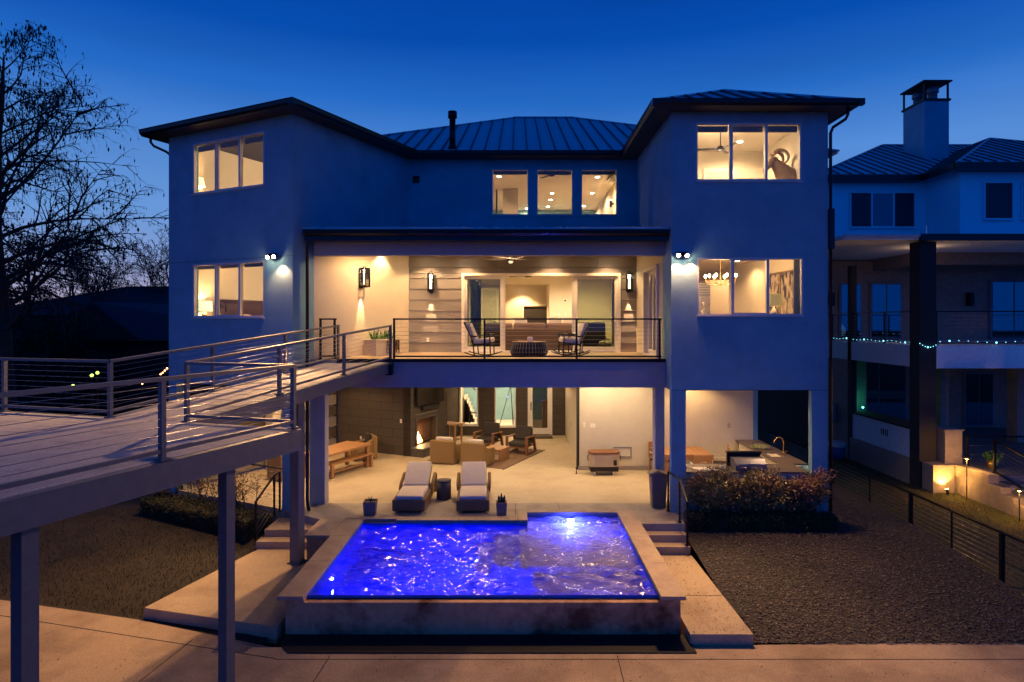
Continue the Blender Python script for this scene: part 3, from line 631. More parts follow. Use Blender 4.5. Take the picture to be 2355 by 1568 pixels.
# porch roof
mb = MB(); ys = [(15.50, 7.10), (19.84, 7.75)]
pr = [(-5.40, 15.50), (3.80, 15.50), (3.80, 19.84), (-3.62, 19.84)]
zf = lambda y: 7.10+(y-15.5)*.15
mb.add([(x, y, zf(y)) for x, y in pr]+[(x, y, zf(y)-.10) for x, y in pr], [(0, 1, 2, 3), (7, 6, 5, 4), (0, 4, 5, 1), (1, 5, 6, 2), (2, 6, 7, 3), (3, 7, 4, 0)])
for k in range(22):
    x = -5.2+k*.42; mb.bar((x, 15.5, zf(15.5)+.012), (x+.0, 19.8 if x > -3.7 else 15.5+(x+5.45)*2.3, zf(19.8 if x > -3.7 else 15.5+(x+5.45)*2.3)+.012), .02, .03)
P(mb, 'porch_roof', 'roof_metal', house)
def gutter(mb, p, q, out):
    p, q = Vector(p), Vector(q); out = Vector(out); prof = [(.0, .0), (.07, 0), (.12, .05), (.13, .13), (.145, .135), (.145, .15), (0, .15)]
    n = len(prof); vs = [p+out*a+ZA*b for a, b in prof]+[q+out*a+ZA*b for a, b in prof]
    mb.add(vs, [(i, (i+1) % n, n+(i+1) % n, n+i) for i in range(n)]+[tuple(range(n)), tuple(range(n, 2*n))[::-1]])
mb = MB(); gutter(mb, (-5.36, 15.52, 6.90), (3.79, 15.52, 6.90), (0, -1, 0)); mb.box(-5.36, 15.521, 6.78, 3.79, 15.56, 7.05); mb.box(-5.36, 15.56, 6.80, 3.79, 15.95, 6.83)
P(mb, 'gutter', 'gutter_metal', house)

# hip roofs
def hip(name, fr, x0, x1, y0, y1, ze, tan, ridge_back=True, m='roof_metal', seam=.45, parent=None, sides='FLR', xl=None, gut=True, ridge_x=None):
    """fr maps local x,y,z to world."""
    mb = MB(); h = (x1-x0)/2; xm = (x0+x1)/2
    if ridge_x is None: R0 = (xm, y0+h, ze+h*tan); R1 = (xm, y1-(0 if ridge_back else h), ze+h*tan)
    else:
        h = (y1-y0)/2; R0 = (x0+h, y0+h, ze+h*tan); R1 = (x1-h, y0+h, ze+h*tan)
    if ridge_x is None:
        polys = {'F': [(x0, y0, ze), (x1, y0, ze), R0], 'L': [(x0, y1, ze), (x0, y0, ze), R0, R1], 'R': [(x1, y0, ze), (x1, y1, ze), R1, R0]}
        if not ridge_back: polys['B'] = [(x1, y1, ze), (x0, y1, ze), R1]
    else:
        polys = {'F': [(x0, y0, ze), (x1, y0, ze), R1, R0], 'L': [(x0, y1, ze), (x0, y0, ze), R0], 'R': [(x1, y0, ze), (x1, y1, ze), R1], 'B': [(x1, y1, ze), (x0, y1, ze), R0, R1]}
    for k, pl in polys.items(): mb.add([fr(*p) for p in pl]+[fr(p[0], p[1], p[2]-.05) for p in pl], [tuple(range(len(pl))), tuple(range(len(pl), 2*len(pl)))[::-1]])
    # seams, coloured darker to stand for their shaded sides
    nseam = len(mb.f)
    def height_at(x, y, face):
        if face == 'F': return ze+(y-y0)*tan
        if face == 'L': return ze+(x-x0)*tan
        return ze+(x1-x)*tan
    n = int((x1-x0)/seam)
    for k in range(1, n):
        x = x0+k*seam; yy = y0+min(x-x0, x1-x, h)
        mb.bar(fr(x, y0, ze+.02), fr(x, yy, height_at(x, yy, 'F')+.02), .028, .065)
    n = int((y1-y0)/seam)
    for k in range(1, n):
        y = y0+k*seam; d = min(y-y0, h, (y1-y) if (ridge_x is not None or not ridge_back) else 99)
        mb.bar(fr(x0, y, ze+.02), fr(x0+d, y, ze+d*tan+.02), .028, .065); mb.bar(fr(x1, y, ze+.02), fr(x1-d, y, ze+d*tan+.02), .028, .065)
    nsend = len(mb.f)
    mb.bar(fr(x0, y0, ze+.02), fr(*R0[:2], R0[2]+.02), .12, .04)
    rr = R0 if ridge_x is None else R1
    mb.bar(fr(x1, y0, ze+.02), fr(*rr[:2], rr[2]+.02), .12, .04); mb.bar(fr(*R0[:2], R0[2]+.02), fr(*R1[:2], R1[2]+.02), .14, .04)
    o = P(mb, name, m, parent or house)
    if m == 'roof_metal':
        o.data.materials.append(MATS['seam_shade'])
        for i in range(nseam, nsend): o.data.polygons[i].material_index = 1
    return o
I3 = lambda x, y, z: Vector((x, y, z))
LFR = lambda x, y, z: lw(x, y, z)
OV = .45; TAN = .466
mb = MB(); mb.box(RX0+.0, RY-.004, 3.035, RX1, RY-.0005, 3.046); P(mb, 'control_joint', 'joint_dark', house)
mb = MB(); mb.obox(lw(2.375, -.002, 6.40), (2.375, .0015, .005), (LX, LY, ZA)); P(mb, 'control_joint', 'joint_dark', house)
hip('roof', I3, RX0-OV, RX1+OV, RY-OV, 23.5, EZ, TAN)
hip('roof', LFR, -OV, 4.75+OV, -OV, 9.5, EZ, TAN)
hip('roof', I3, -7.8, 10.1, 19.4, 34.7, EZ+.003, TAN, ridge_x=True)
# soffits, fascia, gutters
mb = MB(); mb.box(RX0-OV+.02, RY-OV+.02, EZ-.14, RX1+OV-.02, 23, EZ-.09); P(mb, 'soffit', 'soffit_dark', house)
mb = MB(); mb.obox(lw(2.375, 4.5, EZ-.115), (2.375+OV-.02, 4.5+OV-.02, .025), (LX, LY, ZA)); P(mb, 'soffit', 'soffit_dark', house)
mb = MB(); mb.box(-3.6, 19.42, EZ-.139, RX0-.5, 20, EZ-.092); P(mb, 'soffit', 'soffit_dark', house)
mb = MB(); gutter(mb, (RX0-OV, RY-OV, EZ-.15), (RX1+OV, RY-OV, EZ-.15), (0, -1, 0)); gutter(mb, (RX0-OV, 19.4, EZ-.15), (RX0-OV, RY-OV, EZ-.15), (-1, 0, 0)); gutter(mb, (RX1+OV, RY-OV, EZ-.15), (RX1+OV, 23, EZ-.15), (1, 0, 0))
mb.box(RX0-OV-.145, RY-OV-.145, EZ-.15, RX0-OV, RY-OV, EZ); mb.box(RX1+OV, RY-OV-.145, EZ-.15, RX1+OV+.145, RY-OV, EZ); P(mb, 'gutter', 'gutter_metal', house)
mb = MB(); gutter(mb, lw(-OV, -OV, EZ-.15), lw(4.75+OV, -OV, EZ-.15), -LY); gutter(mb, lw(4.75+OV, -OV, EZ-.15), lw(4.75+OV, 5.0, EZ-.15), LX); gutter(mb, lw(-OV, 8, EZ-.15), lw(-OV, -OV, EZ-.15), -LX)
mb.obox(lw(4.75+OV+.07, -OV-.07, EZ-.075), (.07, .07, .075), (LX, LY, ZA)); P(mb, 'gutter', 'gutter_metal', house)
mb = MB(); gutter(mb, (-3.35, 19.40, EZ-.15), (RX0-OV-.146, 19.40, EZ-.15), (0, -1, 0)); P(mb, 'gutter', 'gutter_metal', house)
# downspouts
def spout(pts, w=.075):
    mb = MB(); mb.tube(pts, w/2, 8); return P(mb, 'downspout', 'gutter_metal', house)
spout([(8.05, 15.05, 9.97), (8.05, 15.05, 9.80), (8.02, 15.10, 9.70), (7.80, 15.28, 9.55), (7.76, 15.32, 9.42), (7.76, 15.32, -.3)])
mb = MB(); mb.box(7.715, 15.27, 6.55, 7.85, 15.40, 7.55); P(mb, 'conductor_box', 'gutter_metal', house, bevel=.02)
spout([(-5.30, 15.60, 6.92), (-5.30, 15.62, 6.75), (-5.36, 15.74, 6.6), (-5.36, 15.74, .25), (-5.33, 15.68, .12), (-5.2, 15.4, .05)], .085)
spout([lw(-.35, -.3, 9.96), lw(-.35, -.3, 9.8), lw(-.30, -.24, 9.7), lw(-.12, .0, 9.58), lw(-.05, .25, 9.42), lw(-.05, .6, 9.2), lw(-.05, .6, -.3)])
# roof pipe and wall vent
mb = MB(); mb.cyl((-2.10, 19.9, 10.2), (-2.10, 19.9, 11.30), .10); mb.cyl((-2.1, 19.9, 10.25), (-2.1, 19.9, 10.42), .16, .12); mb.cyl((-2.1, 19.9, 11.3), (-2.1, 19.9, 11.5), .145); P(mb, 'vent_pipe', 'black_metal', house)
mb = MB(); mb.box(-3.36, 19.80, 9.20, -3.15, 19.849, 9.41)
for k in range(4): mb.box(-3.35, 19.79, 9.22+k*.05, -3.16, 19.80, 9.24+k*.05)
P(mb, 'wall_vent', 'black_metal', house)

# windows: frame part with panes and blind as sub-parts
def window(A, u, n, w, z0, z1, secs, label=None, blind=.11, fm='vinyl', gm='window_glass', parent=None, pale=None, fw=.045, bm='blind'):
    A = Vector((A[0], A[1], 0)); u = Vector(u); n = Vector(n)   # n points inward
    mb = MB(); d = .045; c0 = A+n*.05
    def bar(s0, s1, a, b, off=0, dd=d): mb.obox(c0+n*off+u*(s0+s1)/2+ZA*(a+b)/2, ((s1-s0)/2, dd, (b-a)/2), (u, n, ZA))
    bar(0, w, z0, z0+fw); bar(0, w, z1-fw, z1); bar(0, fw, z0+fw, z1-fw); bar(w-fw, w, z0+fw, z1-fw)
    bar(-.02, w+.02, z0-.03, z0-.002, -.05, .05)
    edges = [fw]+[w*k/secs for k in range(1, secs)]+[w-fw]
    for k in range(1, secs): bar(w*k/secs-.032, w*k/secs+.032, z0+fw, z1-fw, -.004)
    if secs == 3: # sliding middle sash
        bar(w/3+.032, w*2/3-.032, z0+fw, z0+fw+.025, .02, .02); bar(w/3+.032, w*2/3-.032, z1-fw-.025, z1-fw, .02, .02)
        bar(w/3+.032, w/3+.06, z0+fw+.025, z1-fw-.025, .02, .02)
    f = P(mb, 'window', fm, parent or house)
    if label: f['label'] = label
    for k in range(secs):
        a, b = edges[k]+(.032 if k else 0), edges[k+1]-(.032 if k < secs-1 else 0)
        mb = MB(); o = c0+n*.01; mb.add([o+u*a+ZA*(z0+fw), o+u*b+ZA*(z0+fw), o+u*b+ZA*(z1-fw), o+u*a+ZA*(z1-fw)], [(0, 1, 2, 3)])
        P(mb, 'pane', pale if (pale and k == 1) else gm, f)
        if blind:
            mb = MB(); mb.obox(c0+n*.10+u*(a+b)/2+ZA*(z1-fw-blind/2), ((b-a)/2-.01, .03, blind/2), (u, n, ZA)); mb.cyl(c0+n*.10+u*(a+.012)+ZA*(z1-fw-blind-.01), c0+n*.10+u*(b-.012)+ZA*(z1-fw-blind-.01), .014, n=8)
            P(mb, 'blind', bm, f)
    return f
window(xy(lw(1.016, 0)), LX, LY, 2.739, 8.25, 9.65, 3, blind=.13)
window(xy(lw(1.016, 0)), LX, LY, 2.739, 4.856, 6.325, 3, blind=.07)
window((RX0+.61, RY), XA, YA, 2.63, 8.24, 9.69, 3, blind=.13)
window((RX0+.64, RY), XA, YA, 2.64, 4.895, 6.335, 3, blind=0)
for x in (-.825, .615, 2.04): window((x, 19.85), XA, YA, 1.16 if x > 0 else 1.175, 8.17, 9.64, 1, blind=.09, fw=.03)
window((-2.9+.475, 25.7), XA, YA, .785, .42, 3.02, 1, blind=0, fm='white_paint', fw=.06)
window((-2.9+1.94, 25.7), XA, YA, .89, .36, 3.02, 1, blind=0, fm='white_paint', fw=.06)
# garden door
mb = MB(); mb.box(.42, 25.66, .03, .50, 25.80, 3.02); mb.box(1.36, 25.66, .03, 1.44, 25.80, 3.02); P(mb, 'door_frame', 'white_paint', house)
mb = MB(); mb.box(.50, 25.70, .05, .62, 25.75, 3.0); mb.box(1.24, 25.70, .05, 1.36, 25.75, 3.0); mb.box(.62, 25.70, .05, 1.24, 25.75, .30); dr = P(mb, 'door', 'white_paint', house)
mb = MB(); mb.add([(.62, 25.72, .3), (1.24, 25.72, .3), (1.24, 25.72, 3.0), (.62, 25.72, 3.0)], [(0, 1, 2, 3)]); P(mb, 'pane', 'window_glass', dr)
mb = MB(); mb.box(.535, 25.66, 1.05, .575, 25.70, 1.38); P(mb, 'handle', 'black_metal', dr)

# sliding doors on the balcony
def slider(A, u, n, segs, w, z0, z1, parent=house):
    A = Vector((*A, 0)); u = Vector(u); n = Vector(n); mb = MB(); fw = .06
    def bar(mb, s0, s1, a, b, off=0, dd=.05): mb.obox(A+n*(.05+off)+u*(s0+s1)/2+ZA*(a+b)/2, ((s1-s0)/2, dd, (b-a)/2), (u, n, ZA))
    bar(mb, -.03, w+.03, z1-fw, z1+.02, -.03, .09); bar(mb, -.03, fw, z0, z1-fw, -.03, .09); bar(mb, w-fw, w+.03, z0, z1-fw, -.03, .09); bar(mb, 0, w, z0-.04, z0+.012, 0, .12)
    f = P(mb, 'door_frame', 'white_paint', parent)
    for k, (a, b, off) in enumerate(segs):
        mb = MB(); st = .09
        bar(mb, a, a+st, z0+.015, z1-fw-.002, off, .022); bar(mb, b-st, b, z0+.015, z1-fw-.002, off, .022); bar(mb, a+st, b-st, z0+.015, z0+.14, off, .022); bar(mb, a+st, b-st, z1-fw-.10, z1-fw-.002, off, .022)
        d = P(mb, 'sliding_door', 'white_paint', parent)
        mb = MB(); o = A+n*(.05+off); mb.add([o+u*(a+st)+ZA*(z0+.14), o+u*(b-st)+ZA*(z0+.14), o+u*(b-st)+ZA*(z1-fw-.10), o+u*(a+st)+ZA*(z1-fw-.10)], [(0, 1, 2, 3)]); P(mb, 'pane', 'door_glass', d)
slider((-1.77, 19.85), XA, YA, [(.06, 1.30, 0), (.10, 1.37, .06), (3.60, 4.98, 0), (3.52, 4.9, .06)], 5.04, DK+.03, 6.27)
slider((RX0, 16.73), YA, XA, [(.06, .92, 0), (.86, 1.69, .05)], 1.75, DK+.03, 6.27)

# interior shells
def room(poly, z0, z1, skip=(), wm='cream', cm='ceiling_paint', fm='balcony_deck'):
    n = len(poly); mb = MB()
    for i in range(n):
        if i in skip: continue
        a, b = poly[i], poly[(i+1) % n]; mb.add([(*a, z0), (*b, z0), (*b, z1), (*a, z1)], [(0, 1, 2, 3)])
    P(mb, 'interior_wall', wm, house)
    mb = MB(); mb.add([(*p, z1) for p in poly], [tuple(range(n))]); P(mb, 'ceiling', cm, house)
    mb = MB(); mb.add([(*p, z0) for p in poly], [tuple(range(n))]); P(mb, 'floor', fm, house)
room([(3.99, 15.54), (7.50, 15.54), (7.50, 18.9), (3.99, 18.9)], 7.15, 9.93, (0,))
room([(3.985, 15.54), (7.51, 15.54), (7.51, 24.5), (3.985, 24.5)], 3.70, 6.66, (0, 3))
W((3.985, 18.6), (3.985, 24.5), 3.7, 6.66, .02, (1, 0), m='cream', name='interior_wall')
room([xy(lw(.20, .19)), xy(lw(4.55, .19)), xy(lw(4.55, 4.6)), xy(lw(.20, 4.6))], 3.70, 6.66, (0,))
room([xy(lw(.20, .19)), xy(lw(4.55, .19)), xy(lw(4.55, 4.6)), xy(lw(.20, 4.6))], 7.15, 9.92+.2, (0,))
room([(-1.7, 20.01), (3.75, 20.01), (3.75, 31), (-1.7, 31)], 7.15, 10.12, (0,))
room([(-2.75, 20.0), (3.96, 20.0), (3.96, 25.0), (-2.75, 25.0)], 3.70, 6.72, (0, 2))
W((-2.75, 25.0), (3.96, 25.0), 3.7, 6.72, .15, (0, 1), [(1.1, 4.03, 3.65, 6.23)], m='cream', name='interior_wall')
room([(-1.70, 25.16), (1.33, 25.16), (1.33, 28.2), (-1.70, 28.2)], 3.71, 6.4, (0,))
room([(-2.6, 25.86), (-.02, 25.86), (-.02, 29.9), (-2.6, 29.9)], .0, 3.05, (0,), fm='white_paint')
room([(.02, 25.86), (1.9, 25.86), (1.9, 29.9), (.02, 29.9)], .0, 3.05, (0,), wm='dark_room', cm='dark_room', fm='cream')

# ------------------------------------------------------------------ railings
def rail(parent, p, q, h=1.05, posts=(), tw=.06, th=.04, pw=.05, nc=8, mt='black_metal', bottom=.08, bh=.04, post_off=0, top=True):
    p, q = Vector(p), Vector(q); d = q-p; L = d.length; u = d/L
    if top: mb = MB(); mb.bar(p+ZA*h, q+ZA*h, tw, th); P(mb, 'top_rail', mt, parent)
    if bottom: mb = MB(); mb.bar(p+ZA*bottom, q+ZA*bottom, pw*.8, bh); P(mb, 'bottom_rail', mt, parent)
    for s in posts:
        c = p+u*s; mb = MB(); mb.obox(c+ZA*((h-th/2)/2+post_off/2), (pw/2, pw/2, (h-th/2-post_off)/2), (Vector((d.x, d.y, 0)).normalized(), Vector((-d.y, d.x, 0)).normalized(), ZA))
        mb.obox(c+ZA*(.01+post_off), (pw, pw, .01), (Vector((d.x, d.y, 0)).normalized(), Vector((-d.y, d.x, 0)).normalized(), ZA))
        P(mb, 'post', mt, parent)
    b0 = bottom or .05
    for k in range(nc):
        z = b0+(h-b0)*(k+1)/(nc+1); mb = MB(); mb.tube([p+ZA*z, q+ZA*z], .0035, 5); P(mb, 'cable', 'cable_steel', parent)
br = T('balcony_railing', 'long black cable railing along the front of the balcony', 'railing', (-.5, 16.05, DK))
rail(br, (-3.24, 16.06, DK), (3.74, 16.06, DK), 1.05, posts=(.03, 2.38, 4.77, 6.93))
br = T('balcony_railing', 'short black cable railing between the left wall and the bridge end', 'railing', (-4.95, 16.2, DK))
rail(br, (-5.17, 16.1, DK), (-4.80, 16.35, DK), 1.05, posts=(.03, .40), nc=8)
rr = T('stair_railing', 'black cable railing stepping down beside the right steps', 'railing', (3.8, 14.7, 0))
rail(rr, (3.77, 15.47, 0), (3.83, 14.6, 0), 1.0, posts=(.0, .87), tw=.035, th=.035, pw=.04, nc=6, bottom=0)
rail(rr, (3.83, 14.6, 0), (3.84, 14.0, -.33), 1.0, posts=(.68,), tw=.035, th=.035, pw=.04, nc=6, bottom=0)
rr = T('stair_railing', 'black cable railing stepping down beside the left steps', 'railing', (-5.9, 14.8, 0))
rail(rr, (-5.95, 15.45, 0), (-5.93, 15.05, 0), 1.0, posts=(.0, .40), tw=.035, th=.035, pw=.04, nc=6, bottom=0)
rail(rr, (-5.93, 15.05, 0), (-6.08, 14.3, -.45), 1.0, posts=(.85,), tw=.035, th=.035, pw=.04, nc=6, bottom=0)
rr = T('patio_railing', 'black cable railing across the open front of the left wing patio', 'railing', tuple(lw(2.4, .1, 0)))
rail(rr, lw(.4, .1, 0), lw(4.38, .1, 0), 1.0, posts=(.03, 2.0, 3.95), tw=.035, th=.035, pw=.04, nc=7, bottom=0)

# ------------------------------------------------------------------ footbridge
bth = R(16.3); BU = Vector((math.cos(bth), -math.sin(bth), 0)); BV = Vector((math.sin(bth), math.cos(bth), 0))
P0 = Vector((-5.19, 9.66, 3.18)); H0 = Vector((-3.30, 16.1, 3.72)); RW = 1.55
Cc = P0+BU*1.98; W20 = Vector((-.342, -.94, 0)); D0 = P0-BU*RW; H1 = H0-BU*RW+Vector((0, 0, 0))
bridge = T('footbridge', 'steel footbridge with concrete deck sloping from the landing up to the balcony', 'footbridge', (-5.2, 9.7, 3.18))
far = Cc+W20*6.2; dl = D0-BU*6
mb = MB(); mb.prism([xy(Cc), xy(P0), xy(D0), xy(dl), (dl.x-2, dl.y-8), xy(far)], 3.06, 3.18); P(mb, 'landing_deck', 'deck_concrete', bridge)
def slope_slab(mb, a, b, c, d, t):
    mb.add([a, b, c, d]+[v-ZA*t for v in (a, b, c, d)], [(0, 1, 2, 3), (7, 6, 5, 4), (0, 4, 5, 1), (1, 5, 6, 2), (2, 6, 7, 3), (3, 7, 4, 0)])
e = BV*.01
mb = MB(); slope_slab(mb, P0+e, H0+BV*0, H1, D0+e, .10); P(mb, 'ramp_deck', 'deck_concrete', bridge)
def beam(a, b, w_=.12, h=.26, dz=0, side=0):
    mb = MB(); mb.bar(Vector(a)+ZA*(-h/2-.008+dz), Vector(b)+ZA*(-h/2-.008+dz), w_, h); P(mb, 'edge_beam', 'bridge_steel', bridge)
off = BU*.065
beam(P0+off, H0+off); beam(D0-off, H1-off)
beam(Cc+Vector((.065, -.02, 0)), far+Vector((.065, -.02, 0)), h=.30); beam(P0-BV*.07+BU*.12, Cc-BV*.07, w_=.12, h=.28, dz=-.004); beam(D0+BV*.07-BU*.1, dl+BV*.07, h=.28)
for k in range(3):
    c = P0+(H0-P0)*(.25+.27*k)-BU*.03; mb = MB(); mb.bar(c-ZA*.20, c-BU*(RW-.06)-ZA*.20, .10, .14); P(mb, 'crossbeam', 'bridge_steel', bridge)
def column(c, ztop, zb=-.7, w_=.11, ax=(BU, BV)):
    mb = MB(); mb.obox((c[0], c[1], (ztop+zb)/2), (w_, w_, (ztop-zb)/2), (ax[0], ax[1], ZA)); mb.obox((c[0], c[1], zb+.02), (w_*1.35, w_*1.35, .014), (ax[0], ax[1], ZA)); P(mb, 'column', 'bridge_steel', bridge)
q20 = R(20); ax20 = (Vector((math.cos(q20), -math.sin(q20), 0)), Vector((math.sin(q20), math.cos(q20), 0)))
column((-3.76, 7.98), 2.88, w_=.070, ax=ax20); column((-4.57, 5.73), 2.88, w_=.076, ax=ax20); column((-4.80, 13.45), 3.22, -.5, .11)
column((-7.4, 8.2), 3.0, w_=.11, ax=ax20)
mb = MB(); c = Vector((-4.80, 13.45, 3.27)); mb.bar(c-BU*.72, c+BU*.76, .18, .14); P(mb, 'crossbeam', 'bridge_steel', bridge)
mb = MB(); mb.box(-3.38, 15.70, 3.38, -3.2, 15.95, 3.66); P(mb, 'bearing_bracket', 'black_metal', bridge)
RK = dict(h=.92, tw=.075, th=.045, pw=.06, nc=8, mt='bridge_steel', bottom=.10, bh=.045)
L = (H0-P0).length
rail(bridge, P0, H0, posts=(.02, 2.25, 4.5, L-.03), **RK)
rail(bridge, D0, H1, posts=(.02, 2.25, 4.5, L-.03), **RK)
rail(bridge, P0, Cc, posts=(1.96,), **RK)
rail(bridge, Cc+W20*.05, far, posts=(2.16, 4.4), **RK)
rail(bridge, D0, dl, posts=(2.35, 4.7), **RK)
for k in range(8):      # turnbuckles at the corner post
    z = .10+.82*(k+1)/9; mb = MB(); mb.tube([Cc-BU*.20+ZA*z, Cc-BU*.04+ZA*z], .009, 6); P(mb, 'cable_fitting', 'steel', bridge)
# ------------------------------------------------------------------ lamps
LK = 2.6; WARMI = (1, .70, .42)
def downlight(x, y, z, pw, label, spot=130, group='recessed ceiling lights', color=WARM2, r=.07, kind='SPOT', blend=.45, dm='lamp_disc'):
    t = T('ceiling_light', label, 'ceiling light', (x, y, z), group=group)
    mb = MB(); mb.lathe([(r, -.004), (r*1.25, -.008), (r*1.3, 0)], n=18); P(mb, 'trim', 'white_paint', t, world=False)
    mb = MB(); mb.cyl((0, 0, -.003), (0, 0, -.006), r, n=18); P(mb, 'diffuser', dm, t, world=False)
    lamp(kind, 'lamp', (x, y, z-.03), pw*LK*(1.25 if group == 'recessed ceiling lights' else 1), color, t, size=.05, target=(x, y, z-1) if kind == 'SPOT' else None, spot=spot, blend=blend)
# porch ceiling
for x, y, l in ((-3.95, 18.5, 'porch ceiling light washing the left stucco wall'), (-2.85, 19.35, 'porch ceiling light above the first wall lantern of the siding'), (-1.65, 19.35, 'porch ceiling light left of the porch fan'), (1.1, 19.35, 'porch ceiling light right of the porch fan'), (2.87, 19.35, 'porch ceiling light above the lantern beside the right wall')):
    downlight(x, y, 6.855, 42, l, 118, dm='lamp_disc_hot')
downlight(-.3, 17.3, 6.855, 70, 'added ceiling light filling the middle of the porch', 165)  # this and the next are added to brighten the porch and its left wall
downlight(-3.6, 17.2, 6.855, 95, 'added ceiling light brightening the left porch wall by the bridge end', 172)
# patio ceiling
for x, y, p, l in ((-3.6, 18.0, 75, 'patio ceiling light above the left lounger'), (-.9, 18.0, 75, 'patio ceiling light above the side table between loungers'), (1.5, 18.2, 70, 'patio ceiling light above the open floor right of the loungers'),
             (-.6, 21.6, 60, 'patio ceiling light above the dark cushioned armchairs'), (-2.3, 20.6, 55, 'patio ceiling light above the wicker armchairs'), (.9, 24.4, 40, 'patio ceiling light before the garden door'),
             (2.45, 19.15, 22, 'patio ceiling light washing the wall above the cooler'), (3.55, 18.9, 34, 'patio ceiling light washing the right end of the pale wall')):
    downlight(x, y, 3.095, p*.36, l, 164, r=.175, dm='lamp_disc_hot')
for x, y, l in ((2.2, 2.2, 'patio ceiling light above the dining table under the left wing'), (1.6, 4.6, 'patio ceiling light at the back under the left wing'), (3.6, 1.6, 'patio ceiling light near the front pier under the left wing')):
    v = lw(x, y); downlight(v.x, v.y, 3.075, 60, l, 150)
for x, y, l in ((5.5, 19.0, 'outdoor kitchen ceiling light washing the back wall'), (5.2, 16.6, 'outdoor kitchen ceiling light above the grill'), (7.1, 16.4, 'outdoor kitchen ceiling light above the sink')):
    downlight(x, y, 3.075, 42, l, 140)
# interiors
downlight(6.4, 17.8, 9.92, 70, 'round ceiling light in the upper right room', 165, color=WARMI); lamp('POINT', 'room_lamp', (5.4, 16.6, 9.2), 110, WARMI, size=.3)
downlight(4.6, 17.9, 6.65, 55, 'ceiling light above the kitchen window corner', 160); downlight(6.9, 19.4, 6.65, 40, 'ceiling light above the framed painting', 150); downlight(5.7, 22.4, 6.65, 60, 'ceiling light above the kitchen cabinets', 160)
for x, y, l in ((-.69, 22.9, 'ceiling light in the left of three upper windows, near the top'), (.44, 29.4, 'ceiling light low in the left of three upper windows'), (1.44, 25.9, 'first of three ceiling lights in the middle upper window'), (1.45, 27.3, 'second of three ceiling lights in the middle upper window'), (1.42, 28.9, 'third of three ceiling lights in the middle upper window'),
             (2.97, 23.0, 'ceiling light at the top of the right upper window'), (3.12, 25.9, 'middle ceiling light in the right upper window'), (3.08, 28.8, 'ceiling light low in the right upper window')):
    downlight(x, y, 10.115, 52, l, 165, color=WARMI)
downlight(.2, 27.6, 6.39, 120, 'ceiling light washing the alcove wall behind the sofa', 110); downlight(-1.2, 20.5, 6.715, 40, 'added ceiling light brightening the curtain behind the left sliding pane', 165, color=WARMI); downlight(2.5, 20.5, 6.715, 40, 'added ceiling light brightening the armchair behind the right sliding pane', 165, color=WARMI); downlight(-1.0, 22.2, 6.715, 200, 'living room ceiling light left of the fan', 165, color=WARMI); downlight(2.4, 22.4, 6.715, 200, 'living room ceiling light right of the fan', 165, color=WARMI)  # the two just inside the doors are added fill for curtain and armchair
downlight(-1.8, 27.4, 3.045, 130, 'ceiling light above the stairs behind the patio window', 165, color=WARMI); downlight(-.8, 27.4, 3.045, 110, 'ceiling light in the hall with the telescope', 165, color=WARMI); downlight(1.0, 28.6, 3.045, 9, 'ceiling light in the dim room behind the garden door', 150)

def shade_lamp(x, y, z, label, sm, r0=.17, r1=.20, h=.28, base='ceramic', pw=16, axisw=None, bh=.3):
    t = T('table_lamp', label, 'table lamp', (x, y, z)); mb = MB(); mb.lathe([(r1, 0), (r0, h), (r0-.006, h), (r1-.006, 0), (r1, 0)], (0, 0, bh), 28); P(mb, 'lamp_shade', sm, t, world=False)
    mb = MB(); mb.lathe([(0, 0), (.09, 0), (.09, .02), (.04, .04), (.085, bh*.35), (.09, bh*.5), (.05, bh*.8), (.015, bh*.9), (.012, bh+.1)], n=18); P(mb, 'base', base, t, world=False)
    lamp('POINT', 'lamp', (x, y, z+bh+h*.5), pw, WARM2, t, size=.05); return t
v = lw(.45, .64); shade_lamp(v.x, v.y, 8.43, 'lit white table lamp in the upper left window', 'shade_white', .09, .15, .27, pw=60, bh=.22)
v = lw(.47, .78); shade_lamp(v.x, v.y, 4.85, 'lit white drum table lamp beside the dark headboard', 'shade_white', .20, .21, .29, base='brass', pw=80, bh=.20)
v = lw(.47, .78); t = T('nightstand', 'nightstand under the lit drum lamp in the lower left window', 'nightstand', (v.x, v.y, 3.7), -TH); mb = MB(); mb.box(-.28, -.25, .08, .28, .25, 1.12); P(mb, 'cabinet', 'dark_wood', t, world=False, bevel=.01); mb = MB(); mb.box(-.30, -.27, 1.121, .30, .27, 1.148); P(mb, 'top', 'dark_wood', t, world=False)
v = lw(.45, .64); t = T('nightstand', 'pale nightstand under the upper left table lamp', 'nightstand', (v.x, v.y, 7.16), -TH); mb = MB(); mb.box(-.28, -.25, .08, .28, .25, 1.24); P(mb, 'cabinet', 'cabinet', t, world=False, bevel=.01); mb = MB(); mb.box(-.30, -.27, 1.241, .30, .27, 1.268); P(mb, 'top', 'cabinet', t, world=False)
v = lw(3.0, 2.6); lamp('POINT', 'room_lamp', (v.x, v.y, 9.4), 200, WARMI, size=.3); lamp('POINT', 'room_lamp', (v.x, v.y, 6.1), 165, WARMI, size=.3)
v = lw(4.1, 4.2); lamp('POINT', 'room_lamp', (v.x, v.y, 8.4), 45, WARM2, size=.1)
